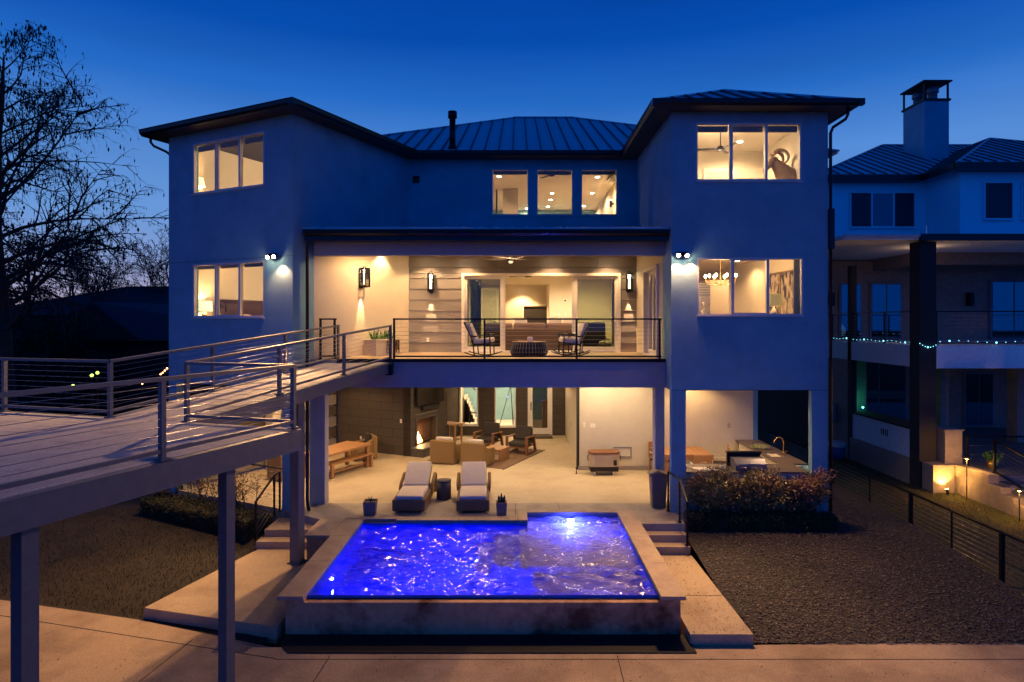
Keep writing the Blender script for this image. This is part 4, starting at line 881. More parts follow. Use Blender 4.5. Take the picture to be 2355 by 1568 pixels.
# bed with sleigh headboard along the left wall
v = lw(.20, 2.45); bed = T('bed', 'dark wood sleigh bed with high headboard in the lower left window', 'bed', (v.x, v.y, 3.7), -TH)
mb = MB(); mb.box(.04, -.95, 0, .14, 1.05, 1.62); mb.tube([(.07, -.95, 1.64), (.07, 1.05, 1.64)], .08, 12); mb.box(.14, -.85, 1.35, .165, .95, 1.55); mb.box(.14, -.85, .5, .165, .95, 1.25); mb.box(0.03, -1.10, 0, .22, -.951, 1.55); mb.tube([(.03, -1.03, 1.55), (.22, -1.03, 1.55)], .09, 12)
P(mb, 'headboard', 'dark_wood', bed, world=False)
mb = MB(); mb.box(.2, -.9, .4, 2.2, 1.0, 1.02); P(mb, 'mattress', 'bedding', bed, world=False, bevel=.08)
for yy in (-.4, .5): mb = MB(); mb.ball((.42, yy, 1.17), .3, 12, (.6, 1.1, .35)); P(mb, 'pillow', 'bedding', bed, world=False)
v = lw(.9, 2.4); t = T('dresser', 'pale dresser low in the upper left window beside the lamp', 'dresser', (v.x-.2, v.y, 7.16), -TH); mb = MB(); mb.box(-.3, -.7, 0, .25, .7, 1.17); P(mb, 'body', 'cabinet', t, world=False, bevel=.01); mb = MB(); mb.box(-.32, -.72, 1.172, .27, .72, 1.20); P(mb, 'top', 'cabinet', t, world=False)

# flood lights
def flood(p, n, side, label, pw):
    p = Vector(p); n = Vector(n); u = Vector((-n.y, n.x, 0)); t = T('flood_light', label, 'flood light', p, group='twin head flood lights')
    mb = MB(); mb.obox(p+n*.03, (.06, .03, .05), (u, n, ZA)); P(mb, 'bracket', 'black_metal', t, bevel=.01)
    for s in (-1, 1):
        h = p+n*.14+u*s*.09-ZA*.02; d = (n*.85+u*s*.40-ZA*.80).normalized()
        mb = MB(); mb.cyl(p+n*.05, h-d*.05, .018, n=8); mb.tube([h-d*.08, h-d*.03, h+d*.03], [.03, .06, .075], 16); P(mb, 'head', 'black_metal', t)
        mb = MB(); mb.ball(h+d*.04, .045, 12); P(mb, 'bulb', 'flood_disc', t)
        lamp('SPOT', 'lamp', h+d*.13, pw, (1, .54, .22), t, size=.05, target=h+d, spot=98, blend=.5)
flood(lw(4.17, 0, 6.42), -LY, 1, 'bright twin flood light on the left wing wall, above the balcony side', 1500)
flood((4.06, RY, 6.42), (0, -1, 0), 1, 'bright twin flood light on the right wing wall, beside the dining window', 1500)
for h_, s_ in ((lw(4.42, -.10, 6.22), 1),): lamp('SPOT', 'lamp', h_, 85, (1, .44, .22), size=.03, target=h_-LY*.12-ZA, spot=135, blend=.6)  # bare lamp without fixture, added for the flood spill on the wall
for h_ in (Vector((3.95, RY-.10, 6.24)), Vector((4.3, RY-.10, 6.24))): lamp('SPOT', 'lamp', h_, 70, (1, .44, .22), size=.03, target=h_-YA*.12-ZA, spot=135, blend=.6)  # bare lamps added too, spilling light down the wall and onto the shrubs

# wall lanterns
def lantern(p, n, w_, h_, label):
    p = Vector(p); n = Vector(n).normalized(); u = Vector((-n.y, n.x, 0)); t = T('wall_lantern', label, 'wall lantern', p, group='box lanterns on the balcony walls')
    mb = MB(); mb.obox(p+n*.012-ZA*.03, (w_*.38, .012, h_*.52), (u, n, ZA)); P(mb, 'back_plate', 'black_metal', t)
    c = p+n*(.05+w_*.5); a = w_/2; mb = MB(); th = .012
    for s1 in (-1, 1):
        for s2 in (-1, 1): mb.obox(c+u*a*s1+n*a*s2, (th, th, h_/2), (u, n, ZA))
    for z in (-1, 1):
        for s1 in (-1, 1):
            mb.obox(c+u*a*s1+ZA*h_/2*z, (th*1.1, a+th, th*1.2), (u, n, ZA)); mb.obox(c+n*a*s1+ZA*(h_/2*z), (a-th, th*1.1, th*1.2), (u, n, ZA))
    mb.obox(c+ZA*(h_/2+.01), (a*.85, a*.85, .012), (u, n, ZA)); mb.tube([c-u*a*.45+ZA*h_/2, c-u*a*.45+ZA*(h_/2+.07), c+u*a*.45+ZA*(h_/2+.07), c+u*a*.45+ZA*h_/2], .009, 6)
    P(mb, 'cage', 'black_metal', t)
    mb = MB(); mb.cyl(c-ZA*h_*.36, c+ZA*h_*.22, .028, n=12); P(mb, 'glass_tube', 'lantern_glow', t)
    mb = MB(); mb.cyl(c+ZA*h_*.25, c+ZA*h_*.44, .034, n=12); P(mb, 'socket', 'lamp_disc', t)
    mb = MB(); mb.obox(c, (a*.93, a*.93, h_*.46), (u, n, ZA)); P(mb, 'glass', 'lantern_glass', t)
    lamp('SPOT', 'lamp', c-ZA*(h_/2+.03)-n*w_*.30, 420, WARM2, t, size=.012, target=c-ZA*3-n*w_*.75, spot=26, blend=.12)
    lamp('POINT', 'lamp', c+ZA*h_*.1+n*.0, 10, WARM2, t, size=.03)
s = 2.55; v = lw(4.75, s); lantern((v.x, v.y, 6.00), LX, .20, .52, 'largest black box lantern, on the left stucco wall above the agave planter')
lantern((-2.77, 19.82, 5.99), (0, -1, 0), .17, .55, 'black box lantern on the siding left of the sliding doors')
lantern((3.56, 19.82, 5.99), (0, -1, 0), .17, .55, 'black box lantern on the siding right of the sliding doors')

# ceiling fans
def fan(p, zc, r, nb, a0, label, hub='black_metal', blade='dark_wood', w_=.13, light=False, tilt=.12):
    t = T('ceiling_fan', label, 'ceiling fan', p); p = Vector(p)
    mb = MB(); mb.cyl(p+ZA*.05, (p.x, p.y, zc), .014, n=8); mb.lathe([(.07, 0), (.05, -.06), (.015, -.075)], (p.x, p.y, zc), 16); P(mb, 'downrod', hub, t)
    mb = MB(); mb.lathe([(0, .07), (.06, .07), (.10, .04), (.11, -.02), (.09, -.05), (0, -.055)], tuple(p), 20); P(mb, 'motor', hub, t)
    for k in range(nb):
        a = a0+2*math.pi*k/nb; u = Vector((math.cos(a), math.sin(a), 0)); v = Vector((-math.sin(a), math.cos(a), 0)); vv = (v+ZA*tilt).normalized()
        mb = MB(); mb.obox(p+u*(r*.55), (r*.45, w_/2, .006), (u, vv, u.cross(vv))); P(mb, 'blade', blade, t, bevel=.003)
    if light: mb = MB(); mb.cyl(p-ZA*.05, p-ZA*.11, .06, .05, n=16); P(mb, 'light_kit', 'shade_white', t)
fan((-.2, 17.6, 6.52), 6.86, .78, 5, .25, 'large grey ceiling fan under the balcony roof', blade='grey_metal', light=True)
fan((.35, 21.3, 6.32), 6.72, .72, 5, .1, 'ceiling fan inside the living room behind the open doors', light=False)
fan((-.15, 20.3, 2.80), 3.10, .82, 9, .2, 'windmill ceiling fan above the patio armchairs', light=True)
fan((5.47, 16.65, 9.40), 9.93, .62, 3, R(172), 'black three blade fan in the upper right window', w_=.12, blade='black_metal')
fan((1.17, 21.2, 9.78), 10.12, .60, 3, R(5), 'black three blade fan in the middle upper window', w_=.11, blade='black_metal')

# ------------------------------------------------------------------ balcony furniture
def rocker(loc, rz, label):
    t = T('rocking_chair', label, 'rocking chair', loc, rz, 'rocking chairs on the balcony')
    # faces +x local; width along y
    for s in (-1, 1):
        y = .30*s; mb = MB(); pts = []
        for k in range(13):
            a = R(-24+48*k/12); pts.append((1.15*math.sin(a)*1.05, y, 1.15*(1-math.cos(a))+.02))
        mb.tube(pts, .017, 6); P(mb, 'rocker', 'black_metal', t, world=False)
        for nm, a, b in (('front_leg', (.26, y, .05), (.24, y, .62)), ('rear_leg', (-.20, y, .04), (-.24, y, .36))):
            mb = MB(); mb.tube([a, b], .019, 6); P(mb, nm, 'black_metal', t, world=False)
        mb = MB(); mb.tube([(.30, y, .56), (.25, y, .63), (.0, y*1.03, .60), (-.20, y, .56), (-.36, y, .60)], .020, 6); P(mb, 'arm', 'black_metal', t, world=False)
        mb = MB(); mb.tube([(-.20, y, .30), (-.33, y, .62), (-.50, y, .96)], .019, 6); P(mb, 'back_post', 'black_metal', t, world=False)
    mb = MB(); mb.box(-.22, -.3, .32, .28, .3, .35); mb.tube([(-.49, -.3, .95), (-.49, .3, .95)], .018, 6)
    for k in range(6):
        y = -.22+.088*k; mb.tube([(-.22, y, .34), (-.34, y, .62), (-.485, y, .94)], .008, 5)
    P(mb, 'slat_back', 'black_metal', t, world=False)
    M = Matrix.Rotation(R(-7), 4, 'Y'); mb = MB(); mb.box(-.24, -.26, .0, .30, .26, .14); mb.xform(Matrix.Translation((0, 0, .365)) @ M); P(mb, 'seat_cushion', 'cushion_white', t, world=False, bevel=.045)
    mb = MB(); mb.box(-.07, -.26, 0, .07, .26, .56); mb.xform(Matrix.Translation((-.22, 0, .42)) @ Matrix.Rotation(R(-24), 4, 'Y')); P(mb, 'back_cushion', 'cushion_white', t, world=False, bevel=.05)
    return t
r1 = rocker((-.98, 17.65, DK), R(-8), 'black rocking chair with white cushions left of the slatted table, facing right')
dup(r1, (1.50, 17.65, DK), R(188), 'black rocking chair with white cushions right of the slatted table, facing left')
dup(r1, (1.62, 18.75, DK), R(205), 'second cushioned rocking chair half hidden behind the right rocking chair')
t = T('drum_table', 'low round black slatted drum table between the rocking chairs', 'coffee table', (.33, 18.0, DK), group=None)
mb = MB(); mb.lathe([(.50, .02), (.54, .10), (.50, .28), (.45, .38)], n=36); mb.lathe([(.50, .015), (.0, .015)], n=36); P(mb, 'drum', 'black_metal', t, world=False)
mb = MB()
for k in range(36):
    a = 2*math.pi*k/36; c, s_ = math.cos(a), math.sin(a); mb.tube([(.51*c, .51*s_, .02), (.553*c, .553*s_, .10), (.512*c, .512*s_, .28), (.462*c, .462*s_, .385)], .009, 4)
P(mb, 'slats', 'grey_metal', t, world=False)
mb = MB(); mb.cyl((0, 0, .386), (0, 0, .405), .50, n=40); P(mb, 'table_top', 'sofa_cushion', t, world=False)
t = T('candle_box', 'small pale square candle holder on the slatted drum table', 'candle', (.36, 17.9, DK+.405)); mb = MB(); mb.box(-.08, -.08, 0, .08, .08, .13); P(mb, 'holder', 'marble', t, world=False, bevel=.01)
mb = MB(); mb.cyl((0, 0, .131), (0, 0, .14), .05, n=12); P(mb, 'wax', 'ceramic', t, world=False)
# planter with agave
pc = lw(5.05, 3.15, DK); pl = T('planter_box', 'pale rectangular planter box with green agave and trailing dry stems', 'planter', pc, -TH)
mb = MB(); mb.box(-.22, -.55, 0, .22, .55, .42); mb.box(-.235, -.565, .42, .235, .565, .47); P(mb, 'box', 'stucco_warm', pl, world=False, bevel=.008)
def blade(mb, base, d, L, w_, curl=.3, n=5):
    d = Vector(d).normalized(); side = d.cross(ZA); side = side.normalized() if side.length > .01 else Vector((1, 0, 0)); vs = []; fs = []
    p = Vector(base)
    for i in range(n+1):
        f = i/n; ww = w_*(1-f)**.7*(.6+.8*f if f < .5 else 1); q_ = p+d*L*f-ZA*curl*L*f*f*(1-abs(d.z))
        vs += [q_-side*ww, q_+ZA*-.25*ww, q_+side*ww]
    for i in range(n):
        a = i*3; fs += [(a, a+1, a+4, a+3), (a+1, a+2, a+5, a+4)]
    mb.add(vs, fs, True)
rnd = random.Random(3)
for k in range(6):
    cy = -.44+.175*k; mb = MB()
    for j in range(16):
        a = rnd.uniform(0, 6.28); e_ = rnd.uniform(.35, 1.35); blade(mb, (0, cy, .43), (math.cos(a)*math.cos(e_), math.sin(a)*math.cos(e_), math.sin(e_)), rnd.uniform(.26, .42), .028, .25)
    P(mb, 'agave', 'agave', pl, world=False)
mb = MB()
for k in range(26):
    y0 = rnd.choice([-.05, .38])+rnd.uniform(-.09, .09); L_ = rnd.uniform(.15, .42); pts = [(.18, y0, .46), (.26, y0+rnd.uniform(-.03, .03), .44), (.26, y0+rnd.uniform(-.05, .05), .44-L_)]
    mb.tube(pts, .006, 4)
    for j in range(7): z = .44-L_*j/7; blade(mb, (.26, y0, z), (rnd.uniform(0, 1), rnd.uniform(-1, 1), -.6), .05, .012, .1, 2)
P(mb, 'trailing_stems', 'dry_leaf', pl, world=False)
def plate(x, y, z, n, label, w_=.07, h_=.11, m='white_paint'):
    n = Vector(n); u = Vector((-n.y, n.x, 0)); p = Vector((x, y, z)); t = T('wall_outlet', label, 'outlet', p)
    mb = MB(); mb.obox(p+n*.006, (w_/2, .005, h_/2), (u, n, ZA)); P(mb, 'cover', m, t, bevel=.002)
    mb = MB(); k = max(1, int(w_/.06))
    for i in range(k): mb.obox(p+n*.013+u*((i-(k-1)/2)*.05), (.011, .002, .022), (u, n, ZA))
    P(mb, 'socket', 'vinyl', t)
plate(-2.88, 19.82, 4.16, (0, -1, 0), 'white outlet low on the siding under the left lantern', .09, .12)
v = lw(4.75, 1.9); plate(v.x, v.y, 4.25, LX, 'outlet on the left stucco wall beside the planter', .09, .13)

# ------------------------------------------------------------------ living room
sofa = T('sofa', 'long brown fabric sofa seen from behind through the sliding doors', 'sofa', (.55, 21.2, 3.70))
mb = MB(); mb.box(-1.7, -.42, .06, 1.42, -.24, .80); mb.box(-1.7, -.24, .06, 1.42, .5, .42); P(mb, 'frame', 'sofa_fabric', sofa, world=False, bevel=.03)
for x0, x1 in ((-1.65, -.72), (-.70, .40), (.42, 1.38)): mb = MB(); mb.box(x0, -.30, .62, x1, -.02, 1.0); P(mb, 'back_cushion', 'sofa_cushion', sofa, world=False, bevel=.08)
for x, a, l in ((-.45, 10, 'patterned throw pillow on the left half of the sofa'), (.75, -8, 'pale throw pillow on the right half of the sofa'), (1.22, -25, 'white throw pillow at the right end of the sofa')):
    t = T('throw_pillow', l, 'pillow', (.55+x, 21.25, 4.50), R(a)); mb = MB(); mb.box(-.24, -.06, 0, .24, .06, .36); mb.xform(Matrix.Rotation(R(-15), 4, 'X')); P(mb, 'cover', 'cushion_white' if a < 0 else 'marble', t, world=False, bevel=.05)
    mb = MB(); mb.tube([(-.24, .06, .36), (0, .07, .37), (.24, .06, .36)], .008, 5); P(mb, 'piping', 'sofa_cushion', t, world=False)
# alcove window
t = T('window', 'dark night window low in the alcove behind the sofa', 'window', (.0, 28.19, 3.9)); wn = t
X0 = (1204-1190)/1420*28.15; X1 = (1260-1190)/1420*28.15
mb = MB(); zt = 5.45; mb.box(X0-.07, 28.12, 3.9, X0, 28.18, zt+.07); mb.box(X1, 28.12, 3.9, X1+.07, 28.18, zt+.07); mb.box(X0, 28.12, zt, X1, 28.18, zt+.07); P(mb, 'frame', 'white_paint', t)
mb = MB(); mb.box(X0, 28.13, 3.9, X1, 28.17, zt); P(mb, 'pane', 'far_dark', t)
mb = MB(); mb.cyl((X0, 28.1, zt-.02), (X1, 28.1, zt-.02), .03, n=10); P(mb, 'blind', 'blind', t)
def panel_door(x0, x1, y, z0, z1, label, m='cabinet', npan=5, ang=0):
    t = T('interior_door', label, 'door', ((x0+x1)/2, y, z0)); mb = MB(); mb.box(x0, y-.02, z0, x1, y+.02, z1); P(mb, 'leaf', m, t)
    n = npan; h = (z1-z0-.1)/n
    for k in range(n):
        a = z0+.08+k*h; mb = MB(); mb.box(x0+.10, y-.026, a+.04, x1-.10, y-.0205, a+h-.04); P(mb, 'panel', m, t, bevel=.005)
    mb = MB(); mb.box(x0-.10, y-.03, z0, x0-.005, y+.03, z1+.1); mb.box(x1+.005, y-.03, z0, x1+.10, y+.03, z1+.1); mb.box(x0-.005, y-.03, z1+.005, x1+.005, y+.03, z1+.1); P(mb, 'trim', 'white_paint', t)
    mb = MB(); mb.ball((x1-.07, y-.07, z0+1.0), .03); P(mb, 'knob', 'black_metal', t); return t
panel_door(-1.42, -.86, 24.9, 3.71, 6.0, 'pale five panel door behind the left sliding pane')
t = T('curtain', 'grey green curtain hanging behind the left sliding pane', 'curtain', (-1.30, 20.35, 3.71)); mb = MB(); pts = []
for k in range(41): pts.append((-1.56+.36*k/40, 20.35+.035*math.sin(k*1.25)))
mb.add([(x, y, 3.74) for x, y in pts]+[(x, y, 6.3) for x, y in pts], [(k, k+1, 42+k, 41+k) for k in range(40)], True); P(mb, 'drape', 'curtain', t)
mb = MB(); mb.cyl((-1.62, 20.35, 6.32), (-1.1, 20.35, 6.32), .012, n=8); P(mb, 'rod', 'black_metal', t)
for x, z, w_, h_, l in ((1.92, 5.58, .16, .14, 'square white thermostat on the living room wall'), (1.60, 5.0, .24, .11, 'wide white switch plate left under the thermostat'), (1.93, 5.0, .05, .17, 'narrow white wall remote under the thermostat'), (2.22, 5.0, .18, .11, 'white switch plate right under the thermostat')):
    t = T('switch_plate', l, 'switch', (x, 24.99, z)); mb = MB(); mb.box(x-w_/2, 24.965, z-h_/2, x+w_/2, 24.985, z+h_/2); P(mb, 'cover', 'white_paint', t, bevel=.004)
    mb = MB(); mb.box(x-w_*.22, 24.955, z-h_*.25, x+w_*.22, 24.9645, z+h_*.25); P(mb, 'face', 'black_plastic' if w_ == .16 else 'vinyl', t)
t = T('armchair', 'dark armchair behind the right sliding pane', 'armchair', (2.75, 21.5, 3.70), R(-20)); mb = MB(); mb.box(-.4, -.4, .1, .4, .4, .45); P(mb, 'seat', 'cushion_dark', t, world=False, bevel=.05)
mb = MB(); mb.box(-.4, -.12, .4, .4, .06, 1.02); mb.xform(Matrix.Translation((0, -.32, 0)) @ Matrix.Rotation(R(8), 4, 'X')); P(mb, 'backrest', 'cushion_dark', t, world=False, bevel=.05)
t = T('basket', 'dark basket with pale knitted throw behind the right sliding pane', 'basket', (2.95, 20.55, 3.70)); mb = MB(); mb.lathe([(0, 0), (.24, 0), (.28, .25), (.26, .25), (0, .2)], n=20); P(mb, 'body', 'black_plastic', t, world=False)
mb = MB()
for k in range(14): mb.ball((rnd.uniform(-.2, .2), rnd.uniform(-.15, .15), .27+rnd.uniform(0, .10)), .09, 8, (1.2, 1, .6))
P(mb, 'throw', 'cushion_white', t, world=False)

# ------------------------------------------------------------------ dining / kitchen window
ch = T('chandelier', 'gold candle arm chandelier with glowing bulbs in the dining window', 'chandelier', (5.68, 17.3, 5.8))
C = Vector((5.68, 17.3, 5.80)); mb = MB(); mb.cyl(C-ZA*.05, (C.x, C.y, 6.65), .008, n=8); mb.lathe([(0, -.06), (.03, -.03), (.015, .0), (.02, .12), (.01, .25)], tuple(C), 12); P(mb, 'stem', 'brass', ch)
for k in range(8):
    a = 2*math.pi*k/8+.2; rr_ = .42 if k % 2 else .34; u = Vector((math.cos(a), math.sin(a), 0)); zt = .22
    mb = MB(); mb.tube([C, C+u*rr_*.5-ZA*.03, C+u*rr_*.9-ZA*.0, C+u*rr_+ZA*.08], .008, 6); mb.cyl(C+u*rr_+ZA*.08, C+u*rr_+ZA*.095, .03, n=10); mb.cyl(C+u*rr_+ZA*.095, C+u*rr_+ZA*.18, .011, n=8); P(mb, 'arm', 'brass', ch)
    mb = MB(); mb.ball(C+u*rr_+ZA*.225, .038, 10, (1, 1, 1.25)); P(mb, 'bulb', 'bulb', ch)
lamp('POINT', 'lamp', C+ZA*.35, 130, WARM2, ch, size=.35)
def scab(x0, x1, y0, y1, z0, z1, label, doors=3, m='cabinet'):
    t = T('kitchen_cabinet', label, 'cabinet', ((x0+x1)/2, y0, z0)); mb = MB(); mb.box(x0, y0, z0, x1, y1, z1); P(mb, 'carcass', m, t)
    w_ = (x1-x0)/doors
    for k in range(doors):
        mb = MB(); mb.box(x0+k*w_+.006, y0-.02, z0+.02, x0+(k+1)*w_-.006, y0-.002, z1-.02); d = P(mb, 'door', m, t, bevel=.004)
        mb = MB(); mb.box(x0+(k+1)*w_-.06, y0-.05, z0+.12, x0+(k+1)*w_-.045, y0-.021, z0+.42); P(mb, 'handle', 'black_metal', d)
scab(4.02, 4.55, 18.2, 18.7, 4.62, 5.85, 'white wall cabinets at the left edge of the dining window', 3)
scab(6.15, 6.90, 20.2, 20.9, 3.71, 6.1, 'tall white panelled cabinet in the middle of the dining window', 1)
t = T('range_hood', 'grey range hood over the stove in the dining window', 'range hood', (5.35, 21.9, 5.2)); mb = MB(); mb.box(5.15, 21.7, 5.35, 5.65, 22.3, 6.6); mb.prism([(4.85, 21.5), (5.75, 21.5), (5.75, 22.3), (4.85, 22.3)], 5.22, 5.34); P(mb, 'hood', 'grey_metal', t)
mb = MB(); mb.box(4.86, 21.49, 5.24, 5.74, 21.499, 5.32); P(mb, 'control_strip', 'black_metal', t)
t = T('refrigerator', 'steel refrigerator with louvred top in the dining window', 'refrigerator', (5.85, 19.6, 3.71)); mb = MB(); mb.box(5.55, 19.4, 3.71, 6.05, 20.1, 5.95); P(mb, 'body', 'steel', t)
for k in range(5): mb = MB(); mb.box(5.56, 19.37, 5.55+k*.08, 6.04, 19.398, 5.60+k*.08); P(mb, 'louvre', 'grey_metal', t)
for x in (5.77, 5.83): mb = MB(); mb.cyl((x, 19.34, 4.3), (x, 19.34, 5.35), .012, n=8); P(mb, 'handle', 'steel', t)
t = T('framed_painting', 'abstract black and tan framed painting on the dining room wall', 'painting', (7.49, 18.0, 5.4)); mb = MB(); mb.box(7.47, 16.6, 4.7, 7.50, 17.55, 6.12); P(mb, 'canvas', 'painting', t); mb = MB(); mb.box(7.46, 17.56, 4.7, 7.50, 17.62, 6.12); mb.box(7.46, 16.54, 4.7, 7.50, 16.59, 6.12); mb.box(7.46, 16.54, 6.125, 7.50, 18.67, 6.16); P(mb, 'frame', 'brass', t); mb = MB(); mb.box(7.47, 17.63, 4.7, 7.50, 18.6, 6.12); P(mb, 'canvas', 'painting', t)
shade_lamp(6.68, 16.1, 4.76, 'table lamp with yellow drum shade and white base in the dining window', 'shade_yellow', .215, .22, .33, pw=13, bh=.38)
t = T('console_table', 'console table under the yellow shaded lamp', 'table', (6.7, 16.1, 3.71)); mb = MB(); mb.box(6.2, 15.9, 4.715, 7.3, 16.35, 4.755); P(mb, 'table_top', 'dark_wood', t)
for x in (6.23, 7.22):
    mb = MB(); mb.box(x, 15.95, 3.71, x+.05, 16.3, 4.714); P(mb, 'leg', 'dark_wood', t)
t = T('curtain', 'pinkish beige curtain at the right edge of the dining window', 'curtain', (7.2, 15.75, 4.0)); mb = MB(); pts = [(7.02+.2*k/30, 15.72+.03*math.sin(k*1.1)) for k in range(31)]
mb.add([(x, y, 3.8) for x, y in pts]+[(x, y, 6.5) for x, y in pts], [(k, k+1, 32+k, 31+k) for k in range(30)], True); P(mb, 'drape', 'cushion', t); mb = MB(); mb.cyl((6.9, 15.72, 6.52), (7.35, 15.72, 6.52), .012, n=8); P(mb, 'rod', 'black_metal', t)
t = T('kitchen_cabinet', 'low kitchen counter with white dishes at the bottom of the dining window', 'counter', (4.4, 16.8, 3.71)); mb = MB(); mb.box(4.03, 16.3, 3.71, 5.2, 17.0, 4.78); P(mb, 'carcass', 'cabinet', t); mb = MB(); mb.box(4.01, 16.28, 4.782, 5.22, 17.02, 4.82); P(mb, 'worktop', 'marble', t)
for x, l in ((4.75, 'white dishes stacked left on the kitchen counter'), (5.0, 'white crumpled cloth right on the kitchen counter')):
    t = T('dishes', l, 'dishes', (x, 16.5, 4.822)); mb = MB()
    for k in range(5): mb.ball((rnd.uniform(-.1, .1), rnd.uniform(-.1, .1), .04), .09, 10, (1.1, 1, .45))
    P(mb, 'pile', 'ceramic', t, world=False)
# upper right room
panel_door(6.0-.22, 6.75-.22, 18.88, 7.16, 9.32, 'white panelled door at the back of the upper right room', npan=4)
ram = T('mounted_ram_head', 'mounted bighorn ram head and neck on the wall of the upper right room', 'animal trophy', (7.48, 16.9, 8.7))
o = Vector((7.45, 16.9, 8.62))
mb = MB(); mb.tube([o+Vector((.02, 0, .0)), o+Vector((-.12, -.02, .10)), o+Vector((-.30, -.04, .30)), o+Vector((-.45, -.06, .46)), o+Vector((-.50, -.06, .52))], [.30, .28, .19, .13, .10], 14); P(mb, 'neck', 'ram_fur', ram)
mb = MB(); mb.tube([o+Vector((-.40, -.05, .58)), o+Vector((-.50, -.07, .52)), o+Vector((-.64, -.11, .36)), o+Vector((-.74, -.14, .24)), o+Vector((-.77, -.15, .20))], [.05, .12, .09, .06, .035], 12); mb.ball(o+Vector((-.55, -.15, .50)), .018, 8)
for s_ in (-1, 1): mb.tube([o+Vector((-.44, -.06+.10*s_, .55)), o+Vector((-.40, -.06+.20*s_, .54))], [.03, .008], 6)
P(mb, 'head', 'ram_fur', ram)
mb = MB(); mb.tube([o+Vector((-.02, 0, -.28)), o+Vector((-.15, -.03, -.12)), o+Vector((-.33, -.06, .14))], [.17, .16, .07], 10); P(mb, 'chest_patch', 'ram_light', ram)
for s_ in (-1, 1):
    pts = []; rs = []
    for k in range(15):
        a = R(150-235*k/14); pts.append(o+Vector((-.33+.19*math.cos(a), -.06+s_*(.06+.012*k), .58+.19*math.sin(a)))); rs.append(.062*(1-k/15.5)**.6)
    mb = MB(); mb.tube(pts, rs, 10); P(mb, 'horn', 'horn', ram)
# upper middle room bits
t = T('wall_sconce', 'black cylinder sconce on the wall in the right upper window', 'wall sconce', (3.72, 24, 9.3)); mb = MB(); mb.cyl((3.62, 24, 9.18), (3.62, 24, 9.45), .05, n=12); mb.box(3.62, 23.97, 9.28, 3.74, 24.03, 9.34); P(mb, 'body', 'black_metal', t); mb = MB(); mb.cyl((3.62, 24, 9.452), (3.62, 24, 9.46), .045, n=12); P(mb, 'diffuser', 'lamp_disc', t); lamp('POINT', 'lamp', (3.60, 24, 9.56), 8, WARM2, t, size=.03); lamp('POINT', 'lamp', (3.60, 24, 9.1), 8, WARM2, t, size=.03)
t = T('wall_mirror', 'wide framed mirror low in the right upper window', 'mirror', (2.8, 22.9, 8.2)); mb = MB(); mb.box(2.3, 22.4, 8.50, 3.25, 22.46, 8.58); mb.box(2.3, 22.4, 7.2, 2.38, 22.46, 8.5); mb.box(3.17, 22.4, 7.2, 3.25, 22.46, 8.5); P(mb, 'frame', 'siding', t); mb = MB(); mb.box(2.38, 22.43, 7.2, 3.17, 22.45, 8.42); P(mb, 'glass', 'marble', t)
t = T('interior_column', 'square column inside the left of the three upper windows', 'column', (-.35, 25.2, 7.16)); mb = MB(); mb.box(-.60, 25, 7.16, .02, 25.5, 10.11); P(mb, 'shaft', 'stucco_warm', t); mb = MB(); mb.box(-.62, 24.98, 7.16, .04, 25.52, 7.35); P(mb, 'base', 'white_paint', t)
t = T('wall_frame', 'narrow dark picture frame at the left edge of the left upper window', 'picture', (-.72, 21.2, 8.4)); mb = MB(); mb.box(-.74, 21.1, 7.9, -.70, 21.5, 9.25); P(mb, 'frame', 'far_dark', t); mb = MB(); mb.box(-.699, 21.14, 7.95, -.695, 21.46, 9.2); P(mb, 'print', 'painting', t)

# ------------------------------------------------------------------ patio: fireplace, tv
fc = lw(3.70, 6.42); fy = lambda s_, off=0, z=0: fc+LY*s_+LX*off+ZA*z
fp = T('fireplace', 'gas fireplace with burning flames in the dark stone chimney', 'fireplace', fy(1.0, 0, .28))
mb = MB()
for a, b, c_, d_ in ((.30, 1.70, 1.23, 1.31), (.30, .375, .24, 1.23), (1.625, 1.70, .24, 1.23)): mb.obox(fy((a+b)/2, .012, (c_+d_)/2), ((b-a)/2, .022, (d_-c_)/2), (LY, LX, ZA))
P(mb, 'surround', 'drum_grey', fp)
mb = MB(); mb.obox(fy(1.0, -.27, .755), (.62, .02, .475), (LY, LX, ZA)); mb.obox(fy(1.0, -.14, .272), (.62, .14, .01), (LY, LX, ZA)); mb.obox(fy(.37, -.14, .755), (.01, .14, .475), (LY, LX, ZA)); mb.obox(fy(1.63, -.14, .755), (.01, .14, .475), (LY, LX, ZA)); P(mb, 'firebox', 'firebrick', fp)
mb = MB(); mb.obox(fy(1.0, .02, .275), (.62, .03, .012), (LY, LX, ZA)); P(mb, 'sill', 'brass', fp)
for k in range(4): mb = MB(); a = fy(.65+.2*k, -.18, .32); mb.tube([a-LX*.05-LY*.15, a+LX*.03+LY*.15+ZA*.05], .035, 8); P(mb, 'log', 'bark', fp)
for k in range(7):
    c_ = fy(.50+.06*k, -.14+.02*(k % 3), .36); h_ = (.12, .22, .34, .40, .28, .18, .10)[k]; mb = MB(); w_ = .05
    mb.tube([c_, c_+ZA*h_*.3+LY*.015, c_+ZA*h_*.65-LY*.02, c_+ZA*h_], [w_*.7, w_, w_*.5, .003], 8); P(mb, 'flame', 'flame_core' if 2 <= k <= 4 else 'flame', fp)
lamp('POINT', 'lamp', fy(.68, -.02, .6), 14, (1, .42, .12), fp, size=.08)
t = T('hearth', 'raised grey hearth slab in front of the fireplace', 'hearth', fy(.9, .2, 0)); mb = MB(); mb.obox(fy(.95, .27, .14), (.93, .26, .14), (LY, LX, ZA)); P(mb, 'base', 'drum_grey', t); mb = MB(); mb.obox(fy(.95, .28, .297), (.96, .27, .016), (LY, LX, ZA)); P(mb, 'slab', 'grey_metal', t)
